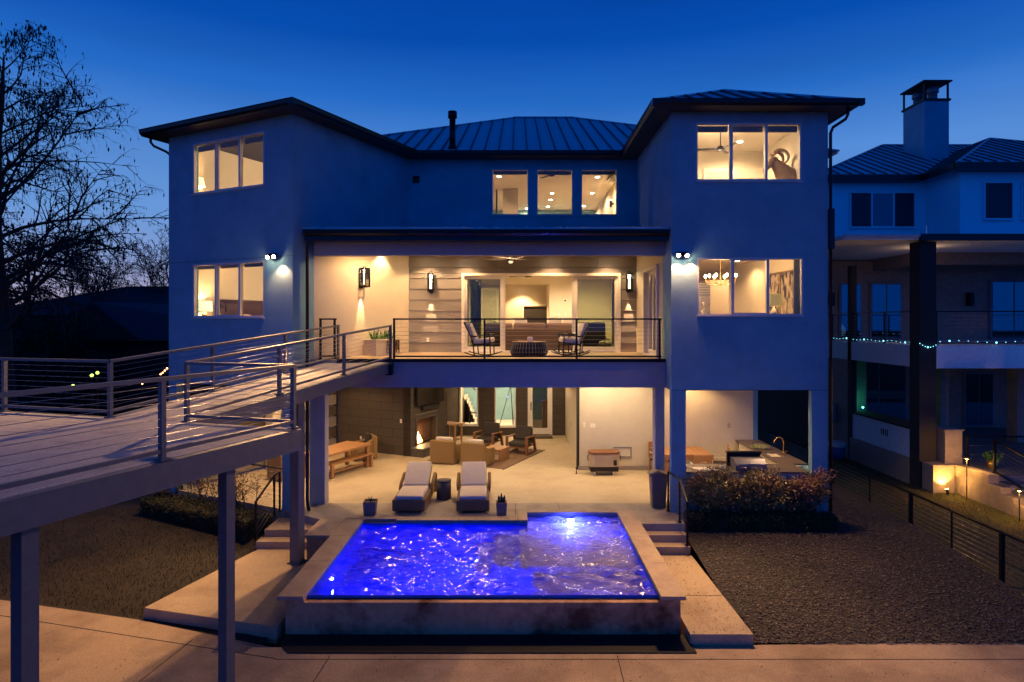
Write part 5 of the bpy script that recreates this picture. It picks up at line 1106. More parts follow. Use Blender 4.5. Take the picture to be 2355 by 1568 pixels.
t = T('mantel_trim', 'thin pale metal mantel strip above the fireplace', 'mantel', fy(1, 0, 1.42)); mb = MB(); mb.obox(fy(1.0, .015, 1.42), (.68, .015, .010), (LY, LX, ZA)); P(mb, 'strip', 'steel', t); mb = MB(); mb.obox(fy(1.0, .012, 1.40), (.66, .010, .008), (LY, LX, ZA)); P(mb, 'bracket', 'grey_metal', t)
t = T('television', 'large black flat television above the fireplace', 'television', fy(1.05, .1, 2.2)); mb = MB(); mb.obox(fy(1.05, .13, 2.25), (.86, .035, .50), (LY, LX, ZA)); P(mb, 'case', 'black_plastic', t, bevel=.006); mb = MB(); mb.obox(fy(1.05, .168, 2.25), (.84, .002, .48), (LY, LX, ZA)); P(mb, 'screen', 'tv_screen', t); mb = MB(); mb.obox(fy(1.05, .05, 2.25), (.2, .045, .2), (LY, LX, ZA)); P(mb, 'bracket', 'black_metal', t)
t = T('soundbar', 'black soundbar just below the television', 'soundbar', fy(1.15, .1, 1.64)); mb = MB(); mb.obox(fy(1.15, .08, 1.62), (.55, .07, .06), (LY, LX, ZA)); P(mb, 'case', 'black_plastic', t, bevel=.01); mb = MB(); mb.obox(fy(1.15, .152, 1.62), (.53, .002, .05), (LY, LX, ZA)); P(mb, 'grille', 'rubber', t)
v = lw(3.30, 6.42); plate(v.x, v.y, 1.22, -LY, 'white switch on the dark wall left of the chimney', .08, .14)
v = lw(1.5, 6.42); plate(v.x, v.y, .48, -LY, 'outlet low on the dark wall behind the dining bench', .08, .12, 'vinyl')
# wicker armchairs
def wchair(loc, rz, label, m='wicker', cm='cushion_white', w_=.86, group='wicker tub armchairs facing the fireplace'):
    t = T('wicker_armchair', label, 'armchair', loc, rz, group); a = w_/2     # back at -y
    mb = MB(); mb.box(-a, -.42, .03, a, -.26, .80); P(mb, 'backrest', m, t, world=False, bevel=.04)
    for s_ in (-1, 1):
        mb = MB(); x0, x1 = sorted((a*s_, (a-.13)*s_)); pr_ = [(-.258, .70), (-.05, .60), (.42, .56), (.42, .03), (-.258, .03)]; n = 5
        mb.add([(x0, y, z) for y, z in pr_]+[(x1, y, z) for y, z in pr_], [tuple(range(5)), tuple(range(5, 10))[::-1]]+[(i, 5+i, 5+(i+1) % 5, (i+1) % 5) for i in range(5)]); P(mb, 'arm', m, t, world=False, bevel=.03)
    mb = MB(); mb.box(-a+.135, -.255, .05, a-.135, .41, .28); P(mb, 'seat_base', m, t, world=False)
    mb = MB(); mb.box(-a+.14, -.25, .285, a-.14, .42, .43); P(mb, 'seat_cushion', cm, t, world=False, bevel=.04)
    mb = MB(); mb.box(-a+.14, -.25, .44, a-.14, -.10, .88); P(mb, 'back_cushion', cm, t, world=False, bevel=.05)
    return t
wc = wchair((-2.42, 20.86, 0), R(-12), 'wicker armchair with white cushion, left of the pair with backs to the pool')
dup(wc, (-1.32, 20.42, 0), R(-24), 'wicker armchair with white cushion, right of the pair with backs to the pool')
wd = wchair((-5.35, 21.35, 0), R(95), 'wicker dining chair with dark cushion at the far end of the dining table', cm='cushion_dark', w_=.66, group='wicker chairs at the dining table'); wd.rotation_euler[2] = R(120)
dup(wd, (-7.05, 18.75, 0), R(-30), 'wicker dining chair seen between the left wing piers', 'wicker chairs at the dining table'); dup(wd, (-7.55, 20.2, 0), R(-116), 'wicker dining chair on the left side of the dining table', 'wicker chairs at the dining table')
# rug, coffee table, teak armchairs
t = T('rug', 'reddish brown flat rug under the teak armchairs', 'rug', (-1.0, 21.8, 0), R(-26)); mb = MB(); mb.box(-1.5, -1.55, .002, 1.35, 1.7, .012); P(mb, 'pile', 'rug', t, world=False)
mb = MB(); mb.box(-1.54, -1.59, .002, -1.502, 1.74, .016); mb.box(1.352, -1.59, .002, 1.39, 1.74, .016); P(mb, 'border', 'mat_brown', t, world=False)
t = T('coffee_table', 'open teak box coffee table behind the right wicker armchair', 'coffee table', (-.75, 21.25, .012), R(-26))
mb = MB(); mb.box(-.35, -.35, .36, .35, .35, .41); P(mb, 'table_top', 'teak', t, world=False, bevel=.006)
for s_ in (-1, 1): mb = MB(); mb.box(.31*s_-.03, -.34, 0, .31*s_+.03, .34, .358); P(mb, 'side', 'teak', t, world=False)
mb = MB(); mb.box(-.275, -.34, .02, .275, .34, .06); P(mb, 'shelf', 'teak', t, world=False)
def tchair(loc, rz, label):
    t = T('teak_armchair', label, 'armchair', loc, rz, 'teak armchairs with dark cushions')  # faces -y
    for s_ in (-1, 1):
        x = .38*s_; 
        for nm, a, b, w1 in (('arm', (x, -.42, .60), (x, .36, .56), .10), ('front_leg', (x, -.40, .0), (x, -.38, .58), .09), ('rear_leg', (x, .44, .0), (x, .26, .56), .09), ('runner', (x, -.44, .03), (x, .48, .03), .09)):
            mb = MB(); mb.bar(a, b, .09 if nm != 'arm' else .10, .045 if nm in ('arm', 'runner') else .075); P(mb, nm, 'teak_dark', t, world=False, bevel=.006)
    mb = MB(); mb.box(-.335, -.36, .22, .335, .34, .27); P(mb, 'seat_frame', 'teak_dark', t, world=False); mb = MB(); mb.box(-.33, .30, .3, .33, .34, .82); P(mb, 'back_frame', 'teak_dark', t, world=False)
    mb = MB(); mb.box(-.33, -.40, .275, .33, .22, .43); P(mb, 'seat_cushion', 'cushion_dark', t, world=False, bevel=.05)
    mb = MB(); mb.box(-.32, -.08, 0, .32, .09, .50); mb.xform(Matrix.Translation((0, .2, .42)) @ Matrix.Rotation(R(-10), 4, 'X')); P(mb, 'back_cushion', 'cushion_dark', t, world=False, bevel=.06)
    return t
tcx = tchair((.12, 22.35, .012), R(-24), 'teak armchair with dark cushions nearest the garden door')
dup(tcx, (-1.10, 23.15, .012), R(-24), 'teak armchair with dark cushions under the stair window')
t = T('serving_table', 'small teak side table with lower shelf beside the chimney', 'side table', (-2.55, 24.1, 0), R(-26)); mb = MB(); mb.prism([(-.38, -.3), (.30, -.36), (.42, .25), (-.38, .3)], .74, .79); P(mb, 'table_top', 'teak', t, world=False)
for x, y in ((-.3, -.22), (.28, -.24), (.30, .2), (-.3, .22)): mb = MB(); mb.bar((x, y, 0), (x, y, .738), .05); P(mb, 'leg', 'teak', t, world=False)
mb = MB(); mb.box(-.27, -.2, .14, .27, .2, .18); P(mb, 'shelf', 'teak_dark', t, world=False)
# dining table and bench
v = lw(2.95, 3.55); t = T('dining_table', 'long teak dining table under the left wing', 'dining table', (v.x, v.y, 0), -TH)
mb = MB(); mb.box(-.5, -1.05, .70, .5, 1.05, .77); P(mb, 'table_top', 'teak', t, world=False, bevel=.006)
for x in (-.42, .42):
    for y in (-.95, .95): mb = MB(); mb.box(x-.05, y-.05, 0, x+.05, y+.05, .698); P(mb, 'leg', 'teak', t, world=False)
v = Vector((-5.30, 19.45, 0)); t = T('dining_bench', 'teak bench in front of the dining table', 'bench', v, -TH+R(-2))
mb = MB(); mb.box(-.18, -.92, .40, .18, .92, .455); P(mb, 'seat', 'teak', t, world=False, bevel=.005)
for x in (-.13, .13):
    for y in (-.87, .87): mb = MB(); mb.box(x-.045, y-.045, 0, x+.045, y+.045, .398); P(mb, 'leg', 'teak', t, world=False)
mb = MB(); mb.box(-.02, -.82, .12, .02, .82, .17); P(mb, 'stretcher', 'teak', t, world=False)
v = lw(.5, 3.3); t = T('slatted_screen', 'dark horizontal slat screen under the left wing', 'screen', (v.x, v.y, 0), -TH)
for k in range(6): mb = MB(); mb.box(-.03, -2.7, .08+k*.40, .03, 2.9, .44+k*.40); P(mb, 'board', 'dark_block' if k % 2 else 'siding', t, world=False)
# loungers
def lounger(loc, rz, label):
    t = T('sun_lounger', label, 'sun lounger', loc, rz, 'wicker sun loungers beside the pool')   # foot at -y
    mb = MB(); mb.box(-.41, -1.0, .05, .41, -.90, .33); mb.box(-.41, -.898, .05, -.33, .55, .33); mb.box(.33, -.898, .05, .41, .55, .33); mb.box(-.41, .552, .05, .41, .70, .33); mb.box(-.33, -.90, .20, .33, .55, .27); P(mb, 'frame', 'wicker_brown', t, world=False, bevel=.03)
    for s_ in (-1, 1): mb = MB(); mb.tube([(s_*.40, .05, .31), (s_*.42, .25, .40), (s_*.42, .75, .56), (s_*.42, .92, .50), (s_*.41, .92, .02)], .045, 8); P(mb, 'arm', 'wicker_brown', t, world=False)
    mb = MB(); mb.box(-.34, -.94, 0, .34, .10, .11); mb.xform(Matrix.Translation((0, 0, .30))); P(mb, 'seat_cushion', 'cushion', t, world=False, bevel=.035)
    mb = MB(); mb.box(-.33, 0, 0, .33, .84, .11); mb.xform(Matrix.Translation((0, .12, .34)) @ Matrix.Rotation(R(34), 4, 'X')); P(mb, 'back_cushion', 'cushion', t, world=False, bevel=.035)
    mb = MB(); mb.box(-.34, 0, -.05, .34, .80, -.01); mb.xform(Matrix.Translation((0, .12, .34)) @ Matrix.Rotation(R(34), 4, 'X')); P(mb, 'back_panel', 'wicker_brown', t, world=False)
    return t
l1 = lounger((-2.70, 16.27, 0), R(0), 'wicker sun lounger with raised cream cushion, left of the round table'); dup(l1, (-1.16, 16.27, 0), R(3), 'wicker sun lounger with raised cream cushion, right of the round table')
t = T('side_table', 'dark grey cylinder side table between the sun loungers', 'side table', (-1.98, 16.58, 0)); mb = MB(); mb.lathe([(0, 0), (.19, 0), (.195, .02), (.19, .47), (0, .47)], n=32); P(mb, 'body', 'drum_grey', t, world=False); mb = MB(); mb.lathe([(.197, .471), (.202, .485), (.197, .50), (0, .50)], n=32); P(mb, 'top', 'drum_grey', t, world=False)
def cpot(loc, w_, h_, label, kind):
    t = T('cactus_pot', label, 'potted cactus', loc, R(4)); a = w_/2; mb = MB(); mb.add([(-a*.85, -a*.85, 0), (a*.85, -a*.85, 0), (a*.85, a*.85, 0), (-a*.85, a*.85, 0), (-a, -a, h_), (a, -a, h_), (a, a, h_), (-a, a, h_), (-a+.03, -a+.03, h_), (a-.03, -a+.03, h_), (a-.03, a-.03, h_), (-a+.03, a-.03, h_), (-a+.03, -a+.03, h_-.05), (a-.03, -a+.03, h_-.05), (a-.03, a-.03, h_-.05), (-a+.03, a-.03, h_-.05)],
        [(0, 1, 5, 4), (1, 2, 6, 5), (2, 3, 7, 6), (3, 0, 4, 7), (0, 3, 2, 1), (4, 5, 9, 8), (5, 6, 10, 9), (6, 7, 11, 10), (7, 4, 8, 11), (8, 9, 13, 12), (9, 10, 14, 13), (10, 11, 15, 14), (11, 8, 12, 15), (12, 13, 14, 15)]); P(mb, 'pot', 'pot_stone', t, world=False, bevel=.01)
    mb = MB()
    if kind:
        for x, y, z in ((0, 0, .20), (-.05, .03, .14), (.06, 0, .15), (.02, .05, .10)): mb.tube([(x, y, h_-.05), (x*1.2, y, h_+z*.5), (x*1.3, y, h_+z)], [.022, .03, .012], 8)
    else:
        for k in range(26): a_ = rnd.uniform(0, 6.28); e_ = rnd.uniform(.4, 1.3); blade(mb, (0, 0, h_-.04), (math.cos(a_)*math.cos(e_), math.sin(a_)*math.cos(e_), math.sin(e_)), rnd.uniform(.12, .19), .012, .1, 3)
    P(mb, 'plant', 'cactus', t, world=False)
cpot((-3.63, 15.22, 0), .32, .34, 'square stone pot with low spiky plant, left of the loungers', 0); cpot((-.40, 15.20, 0), .27, .32, 'square stone pot with small upright cactus, right of the loungers', 1)
# cooler cart
cc = T('cooler_cart', 'tan rolling cooler cart with brown lid by the pale wall', 'cooler', (2.68, 19.2, 0), R(2))
def rrect(w_, d_, r_, n=6):
    out = []
    for cx, cy, a0 in ((w_-r_, d_-r_, 0), (-w_+r_, d_-r_, 90), (-w_+r_, -d_+r_, 180), (w_-r_, -d_+r_, 270)):
        for k in range(n+1): a = R(a0+90*k/n); out.append((cx+r_*math.cos(a), cy+r_*math.sin(a)))
    return out
mb = MB(); mb.prism(rrect(.47, .22, .16), .27, .66); P(mb, 'tub', 'cooler_paint', cc, world=False, bevel=.01); mb = MB(); mb.prism(rrect(.49, .24, .17), .662, .73); P(mb, 'lid', 'teak_dark', cc, world=False, bevel=.02)
mb = MB(); mb.box(-.44, -.19, .12, .42, .19, .269); P(mb, 'chassis', 'black_plastic', cc, world=False)
for x in (-.32, .27):
    for y in (-.17, .17): mb = MB(); mb.cyl((x-.02, y, .055), (x+.02, y, .055), .055, n=14); mb.xform(Matrix.Identity(4)); mb.box(x-.015, y-.01, .06, x+.015, y+.01, .12); P(mb, 'caster', 'vinyl', cc, world=False)
for s_ in (-1, 1): mb = MB(); mb.tube([(s_*.47, -.05, .62), (s_*.51, -.05, .60), (s_*.51, -.05, .46), (s_*.47, -.05, .45)], .012, 6); P(mb, 'handle', 'black_plastic', cc, world=False)
mb = MB(); mb.box(.26, -.235, .32, .36, -.221, .48); P(mb, 'bottle_opener', 'black_plastic', cc, world=False); mb = MB(); mb.ball((.31, -.225, .57), .018); P(mb, 'drain_cap', 'steel', cc, world=False)
t = T('access_panel', 'framed vent panel low on the pale wall behind the cooler', 'vent', (3.35, 19.73, .55)); mb = MB(); mb.box(3.05, 19.72, .40, 3.64, 19.745, .44); mb.box(3.05, 19.72, .70, 3.64, 19.745, .74); mb.box(3.60, 19.72, .44, 3.64, 19.745, .70); P(mb, 'frame', 'siding', t); mb = MB(); mb.box(3.05, 19.735, .44, 3.60, 19.745, .70); P(mb, 'panel', 'cabinet', t)
plate(2.40, 19.75, 1.42, (0, -1, 0), 'triple switch plate on the pale wall above the cooler', .17, .13); plate(2.13, 19.75, 1.45, (0, -1, 0), 'single switch at the left end of the pale wall', .06, .15)
plate(1.98, 22.9, .95, (-1, 0, 0), 'switch on the side of the storage wall near the garden door', .1, .16, 'blind')
t = T('sliding_barn_track', 'dark vertical post with floor stop at the corner of the storage wall', 'post', (1.92, 19.9, 0)); mb = MB(); mb.box(1.90, 19.78, 0, 1.972, 20.0, 3.09); P(mb, 'post', 'far_dark', t); mb = MB(); mb.cyl((1.83, 19.25, 0), (1.83, 19.25, .17), .012, n=8); mb.cyl((1.83, 19.25, .17), (1.83, 19.25, .2), .03, n=10); mb.cyl((1.83, 19.25, 0), (1.83, 19.25, .012), .035, n=10); P(mb, 'floor_stop', 'black_metal', t)
t = T('door_mat', 'dark coir door mat before the garden door', 'door mat', (.98, 25.2, 0)); mb = MB(); mb.box(.55, 25.0, .002, 1.42, 25.5, .018); P(mb, 'pile', 'mat_brown', t); mb = MB(); mb.box(.52, 24.97, .002, 1.45, 24.998, .015); P(mb, 'edge', 'rubber', t)
# behind the ground floor windows
t = T('staircase', 'white staircase with black handrail behind the left patio window', 'stairs', (-1.9, 28, 0))
mb = MB()
for k in range(7): mb.box(-2.5+.0, 29.0-.0, 0, -1.95+.0-.07*k, 29.6, .18*(k+1))
P(mb, 'steps', 'white_paint', t); mb = MB(); mb.bar((-2.35, 28.6, 1.95), (-1.95, 28.6, 1.55), .05, .06); P(mb, 'handrail', 'dark_wood', t)
mb = MB(); mb.bar((-2.1, 27.0, .75), (-1.45, 27.0, .75), .04, .05); mb.bar((-2.1, 27.0, 0), (-2.1, 27.0, .74), .05); P(mb, 'landing_rail', 'black_metal', t)
t = T('telescope', 'black telescope on a thin tripod behind the middle patio window', 'telescope', (-.35, 26.8, 0)); mb = MB(); mb.tube([(-.48, 26.8, 1.98), (-.32, 26.8, 2.0), (-.18, 26.8, 2.02)], [.075, .04, .035], 10); P(mb, 'tube', 'black_plastic', t)
for a, b in (((-.30, 26.8, 1.96), (-.86, 26.75, 0)), ((-.30, 26.8, 1.96), (-.2, 27.4, 0)), ((-.30, 26.8, 1.96), (-.16, 26.5, 0))): mb = MB(); mb.tube([a, b], .016, 6); P(mb, 'leg', 'black_plastic', t)
t = T('wicker_bin', 'tall woven basket behind the garden door glass', 'basket', (1.28, 26.2, 0)); mb = MB(); mb.box(1.05, 26.0, 0, 1.5, 26.4, 1.1); P(mb, 'body', 'wicker_brown', t, bevel=.02); mb = MB(); mb.box(1.03, 25.98, 1.102, 1.52, 26.42, 1.4); P(mb, 'lid', 'wicker', t, bevel=.03)
# trash bin
t = T('trash_bin', 'tall grey trash bin with curved lid beside the right steps', 'trash bin', (3.60, 15.85, 0)); mb = MB(); pb, pt = rrect(.17, .15, .04, 3), rrect(.21, .19, .05, 3); n = len(pb)
mb.add([(x, y, 0) for x, y in pb]+[(x, y, .82) for x, y in pt], [(i, (i+1) % n, n+(i+1) % n, n+i) for i in range(n)]+[tuple(range(n))[::-1], tuple(range(n, 2*n))]); P(mb, 'bin', 'bin_plastic', t, world=False)
mb = MB(); vs = []; m_ = 10
for k in range(m_+1):
    x = -.235+.47*k/m_; z = .83+.10*math.sin(math.pi*k/m_); vs += [(x, -.21, z), (x, .21, z), (x, -.21, .82), (x, .21, .82)]
fs = []
for k in range(m_): a = 4*k; fs += [(a, a+4, a+5, a+1), (a+2, a+6, a+4, a), (a+1, a+5, a+7, a+3), (a+3, a+7, a+6, a+2)]
mb.add(vs, fs, True); P(mb, 'lid', 'bin_plastic', t, world=False)

# ------------------------------------------------------------------ outdoor kitchen
ct = T('kitchen_counter', 'L shaped brown stone counter of the outdoor kitchen', 'counter', (5.8, 15.9, .93))
mb = MB(); mb.box(4.20, 15.50, .93, 5.50, 16.40, .97); mb.box(6.28, 15.50, .93, 7.30, 16.40, .97); mb.box(5.5, 15.5, .93, 6.28, 15.62, .97); mb.box(5.5, 16.22, .93, 6.28, 16.40, .97)
mb.box(6.95, 16.402, .93, 7.70, 17.25, .97); mb.box(6.95, 17.25, .93, 7.10, 17.85, .97); mb.box(7.45, 17.25, .93, 7.70, 17.85, .97); mb.box(6.95, 17.85, .93, 7.70, 19.74, .97); P(mb, 'worktop', 'counter_stone', ct)
mb = MB(); mb.box(4.22, 15.70, 0, 7.29, 16.32, .925); mb.box(7.05, 16.322, 0, 7.68, 19.70, .925); P(mb, 'cabinet', 'cream', ct)
mb = MB(); bas(mb, 7.10, 17.25, 7.45, 17.85, .75, .928); P(mb, 'sink', 'steel', ct)
mb = MB(); mb.cyl((7.53, 17.5, .97), (7.53, 17.5, 1.06), .025, n=10); mb.tube([(7.53, 17.5, 1.05), (7.53, 17.5, 1.33), (7.50, 17.5, 1.42), (7.42, 17.49, 1.47), (7.33, 17.48, 1.45), (7.27, 17.47, 1.38), (7.25, 17.47, 1.32)], .016, 8); mb.tube([(7.55, 17.5, 1.05), (7.63, 17.47, 1.08)], .009, 6); P(mb, 'faucet', 'brass', ct)
g = T('gas_grill', 'built in steel gas grill with closed hood on the front counter', 'grill', (5.9, 15.9, .93)); mb = MB(); mb.box(5.505, 15.63, .86, 6.275, 16.21, .985); P(mb, 'body', 'steel', g)
mb = MB(); pr_ = [(15.60, .985), (15.60, 1.14), (15.76, 1.25), (16.00, 1.25), (16.0, .985)]; mb.add([(5.50, y, z) for y, z in pr_]+[(6.30, y, z) for y, z in pr_], [tuple(range(5)), tuple(range(5, 10))[::-1]]+[(i, (i+1) % 5, 5+(i+1) % 5, 5+i) for i in range(5)]); P(mb, 'hood', 'grill_steel', g, bevel=.008)
mb = MB(); mb.box(5.44, 16.03, .97, 6.30, 16.12, 1.34); mb.box(5.42, 15.98, 1.34, 6.32, 16.14, 1.37); P(mb, 'backsplash', 'black_metal', g, bevel=.004); mb = MB(); mb.tube([(5.6, 15.56, 1.06), (6.2, 15.56, 1.06)], .012, 8); P(mb, 'handle', 'steel', g)
t = T('marble_board', 'white marble board lying on the counter left of the grill', 'board', (4.75, 15.75, .97)); mb = MB(); mb.prism([(4.42, 15.95), (4.95, 15.95), (5.08, 15.66), (4.58, 15.62)], .972, .99); P(mb, 'slab', 'marble', t); mb = MB(); mb.box(4.7, 15.75, .991, 4.8, 15.8, .995); P(mb, 'grip', 'vinyl', t)
for x, y, l, m in ((4.30, 15.85, 'dark and white cup at the left end of the counter', 'ceramic'), (5.22, 15.80, 'white cup between marble board and grill', 'ceramic'), (5.34, 15.72, 'small black cup beside the grill', 'black_plastic')):
    t = T('cup', l, 'cup', (x, y, .97)); mb = MB(); mb.lathe([(0, 0), (.04, 0), (.045, .10), (.038, .10), (.035, .01), (0, .01)], n=16); P(mb, 'body', m, t, world=False); mb = MB(); mb.tube([(.045, 0, .08), (.075, 0, .07), (.075, 0, .03), (.042, 0, .02)], .006, 5); P(mb, 'handle', m, t, world=False)
t = T('garden_hose', 'coiled green and grey garden hose on the side counter', 'hose', (7.15, 18.4, .97)); 
for nm, m, ph in (('coil', 'hose_grey', 0), ('coil', 'hose_green', 1.5)):
    mb = MB(); pts = []
    for k in range(90): a = k*.28+ph; rr_ = .13+.08*math.sin(k*.37+ph); pts.append((7.22+rr_*1.1*math.cos(a)+.04*math.sin(a*.3), 18.4+rr_*1.6*math.sin(a), .985+.05*abs(math.sin(k*.11+ph))))
    mb.tube(pts, .012, 5); P(mb, nm, m, t)
t = T('dining_table', 'square slatted teak table in the outdoor kitchen', 'dining table', (5.1, 18.9, 0)); mb = MB()
for k in range(7): mb.box(4.35+k*.205, 18.3, .74, 4.35+k*.205+.19, 19.55, .79)
mb.box(4.33, 18.28, .64, 5.80, 18.298, .80); P(mb, 'table_top', 'teak', t)
for x in (4.42, 5.7):
    for y in (18.4, 19.45): mb = MB(); mb.box(x-.05, y-.05, 0, x+.05, y+.05, .738); P(mb, 'leg', 'teak', t)
def pchair(loc, rz, label, m='teak'):
    t = T('patio_chair', label, 'chair', loc, rz, 'wooden chairs around the outdoor kitchen table')   # back at -y
    mb = MB(); mb.box(-.25, -.22, .40, .25, .25, .44); P(mb, 'seat', 'cushion_dark', t, world=False)
    mb = MB(); mb.box(-.25, -.29, .44, -.19, -.25, .95); mb.box(.19, -.29, .44, .25, -.25, .95); mb.box(-.19, -.285, .78, .19, -.255, .95); mb.box(-.19, -.285, .5, .19, -.255, .745); P(mb, 'backrest', m, t, world=False)
    for x in (-.22, .22):
        for y in (-.25, .22): mb = MB(); mb.box(x-.025, y-.025, 0, x+.025, y+.025, .398); P(mb, 'leg', m, t, world=False)
        mb = MB(); mb.box(x-.02, -.25, .62, x+.02, .22, .65); mb.box(x-.02, .19, .44, x+.02, .22, .62); P(mb, 'arm', 'vinyl', t, world=False)
    return t
pch = pchair((5.25, 17.75, 0), R(0), 'wooden chair with its back to the pool in the outdoor kitchen'); dup(pch, (6.15, 18.85, 0), R(75), 'dark wooden chair right of the outdoor kitchen table'); dup(pch, (4.45, 19.3, 0), R(-160), 'wooden chair behind the outdoor kitchen table, mostly hidden')
plate(6.75, 19.75, 1.42, (0, -1, 0), 'dark outlet on the back wall of the outdoor kitchen', .08, .13, 'blind')
# ------------------------------------------------------------------ planting
def leaf_cloud(name, m, parent, fn, n, s, rnd, aspect=.5):
    vs = []; fs = []
    for _ in range(n):
        c = Vector(fn(rnd)); a = Vector((rnd.gauss(0, 1), rnd.gauss(0, 1), rnd.gauss(0, .7))).normalized(); b = a.cross(Vector((rnd.gauss(0, 1), rnd.gauss(0, 1), rnd.gauss(0, 1)))).normalized()
        L = s*rnd.uniform(.6, 1.4); w_ = L*aspect; o = len(vs); vs += [c-a*L/2, c+b*w_/2, c+a*L/2, c-b*w_/2]; fs.append((o, o+1, o+2, o+3))
    mb = MB(); mb.v = [tuple(v) for v in vs]; mb.f = fs; mb.sm = [False]*len(fs); return P(mb, name, m, parent)
def shrub(label, x0, x1, y, z0, ztop, m, seed, n=2600, s=.05, nst=16, dep=.28):
    rnd = random.Random(seed); t = T('shrub', label, 'shrub', ((x0+x1)/2, y, z0), group=None); cl = []
    mb = MB()
    for k in range(nst):
        bx = rnd.uniform(x0+.15*(x1-x0), x1-.15*(x1-x0)); p = Vector((bx, y+rnd.uniform(-.1, .1), z0)); q_ = Vector((rnd.uniform(x0, x1), y+rnd.uniform(-dep, dep), z0+(ztop-z0)*rnd.uniform(.6, 1.02))); mid = (p+q_)/2+Vector((rnd.uniform(-.1, .1), rnd.uniform(-.1, .1), .1))
        mb.tube([p, mid, q_], [.012, .008, .003], 5); cl += [mid.lerp(q_, rnd.uniform(0, 1.05)) for _ in range(5)]
        for j in range(4):
            a = mid.lerp(q_, rnd.random()); b = a+Vector((rnd.uniform(-.2, .2), rnd.uniform(-.15, .15), rnd.uniform(.02, .2))); mb.tube([a, b], [.004, .002], 4); cl.append(b)
    P(mb, 'stems', 'stem', t)
    leaf_cloud('foliage', m, t, lambda r: r.choice(cl)+Vector((r.gauss(0, .09), r.gauss(0, .07), r.gauss(0, .08))), n, s, rnd)
shrub('tall green shrub below the marble board, left end of the planting', 4.15, 5.4, 15.05, -.25, 1.0, 'leaf_green', 1, 13000, .06, 34)
shrub('bushy shrub with red tips below the grill, middle of the planting', 5.25, 6.55, 15.05, -.25, .96, 'leaf_green', 2, 13000, .06, 34)
shrub('reddish shrub against the right pier of the outdoor kitchen', 6.35, 7.6, 15.05, -.25, .98, 'leaf_red', 3, 12000, .06, 34)
def hedge(label, p, q, w_, z0, z1, m, seed, n):
    rnd = random.Random(seed); p = Vector(p); q = Vector(q); d = q-p; L = d.length; u = d/L; v = Vector((-u.y, u.x, 0)); t = T('hedge', label, 'hedge', (p+q)/2+ZA*z0)
    mb = MB(); mb.obox((p+q)/2+ZA*(z0+z1)/2, (L/2-.05, w_/2-.05, (z1-z0)/2-.04), (u, v, ZA)); P(mb, 'core', 'leaf_dark', t)
    def f(r):
        s_ = r.choice((0, 0, 1, 1, 2)); a = r.uniform(0, L); bump_ = .03*math.sin(a*9)+.02*math.sin(a*23)
        if s_ == 0: return p+u*a+v*r.uniform(-w_/2, w_/2)+ZA*(z1+r.gauss(0, .025)+bump_)
        if s_ == 1: return p+u*a+v*(-w_/2+r.gauss(0, .025))+ZA*r.uniform(z0, z1)
        return p+u*(L if r.random() < .5 else 0)+v*r.uniform(-w_/2, w_/2)+ZA*r.uniform(z0, z1)
    leaf_cloud('foliage', m, t, f, n, .04, rnd, .6)
hedge('low dark clipped hedge in front of the right shrubs', (4.08, 14.93, 0), (7.62, 14.93, 0), .42, -.35, .10, 'hedge_green', 5, 15000)
hedge('clipped hedge along the front of the left wing', (-9.85, 16.75, 0), (-6.25, 14.95, 0), .75, -.5, .02, 'hedge_green', 6, 17000)
for k, (a, l) in enumerate((((.9), 'sparse airy shrub before the left wing railing, left one'), ((2.3), 'sparse airy shrub before the left wing railing, middle one'), ((3.4), 'sparse airy shrub before the left wing railing, right one'))):
    v = lw(a, -.42); shrub(l, v.x-.55, v.x+.55, v.y, -.4, 1.05, 'leaf_green', 20+k, 1100, .055, 12, .2)

# trees
def tree_mesh(rnd, base, H, r0, levels, spread, droop, lean=(0, 0), nb=(16, 8, 6, 3), seglen=None, up=.35, first=.22, twist=.25, nside=(8, 5, 4, 3), rmin=.004, rk=.32, pw=.7):
    trunk = MB(); br_ = MB(); tips = []
    pts = [Vector(base)]; d = Vector((lean[0], lean[1], 1)).normalized(); n = 10; rs = []
    for i in range(n+1): rs.append(r0*(1-i/n)**.8+.02)
    for i in range(n): d = (d+Vector((rnd.gauss(0, .04), rnd.gauss(0, .04), 0))).normalized(); pts.append(pts[-1]+d*H/n)
    trunk.tube(pts, rs, nside[0])
    def branch(p, d, L, r, lev):
        n = 5 if lev < 3 else 3; q_ = [p]; dd = d
        for i in range(n):
            dd = (dd+Vector((rnd.gauss(0, twist*.5), rnd.gauss(0, twist*.5), rnd.gauss(0, twist*.3)-droop*lev*.1))).normalized(); q_.append(q_[-1]+dd*L/n)
        br_.tube(q_, [r*(1-i/(n+.6)) for i in range(n+1)], nside[min(lev, 3)], cap=False)
        if lev >= levels: tips.append((q_[-1], dd)); tips.append((q_[-2], dd)); return
        k = nb[min(lev, 3)]
        for j in range(k):
            f = .2+.8*(j+rnd.random())/k; i = min(n-1, int(f*n)); pp = q_[i].lerp(q_[i+1], f*n-i)
            ax = (q_[i+1]-q_[i]).normalized(); rv = Vector((rnd.gauss(0, 1), rnd.gauss(0, 1), rnd.gauss(.2, .7))); rv = (rv-ax*rv.dot(ax)).normalized()
            branch(pp, (ax*.75+rv*.75).normalized(), L*rnd.uniform(.32, .55)*(1.15-.4*f), max(rmin, r*(.5)), lev+1)
    for k in range(nb[0]):
        f = first+(1-first)*(k+rnd.random()*.6)/nb[0]; i = min(n-1, int(f*n)); p = pts[i].lerp(pts[i+1], f*n-i)
        a = k*2.4+rnd.uniform(-.5, .5); dd = Vector((math.cos(a), math.sin(a), up+rnd.uniform(-.15, .3)+f*.6)).normalized()
        branch(p, dd, H*spread*(1.12-f)**pw*rnd.uniform(.75, 1.1), r0*rk*(1.1-f)+.01, 1)
    return trunk, br_, tips
rnd = random.Random(11)
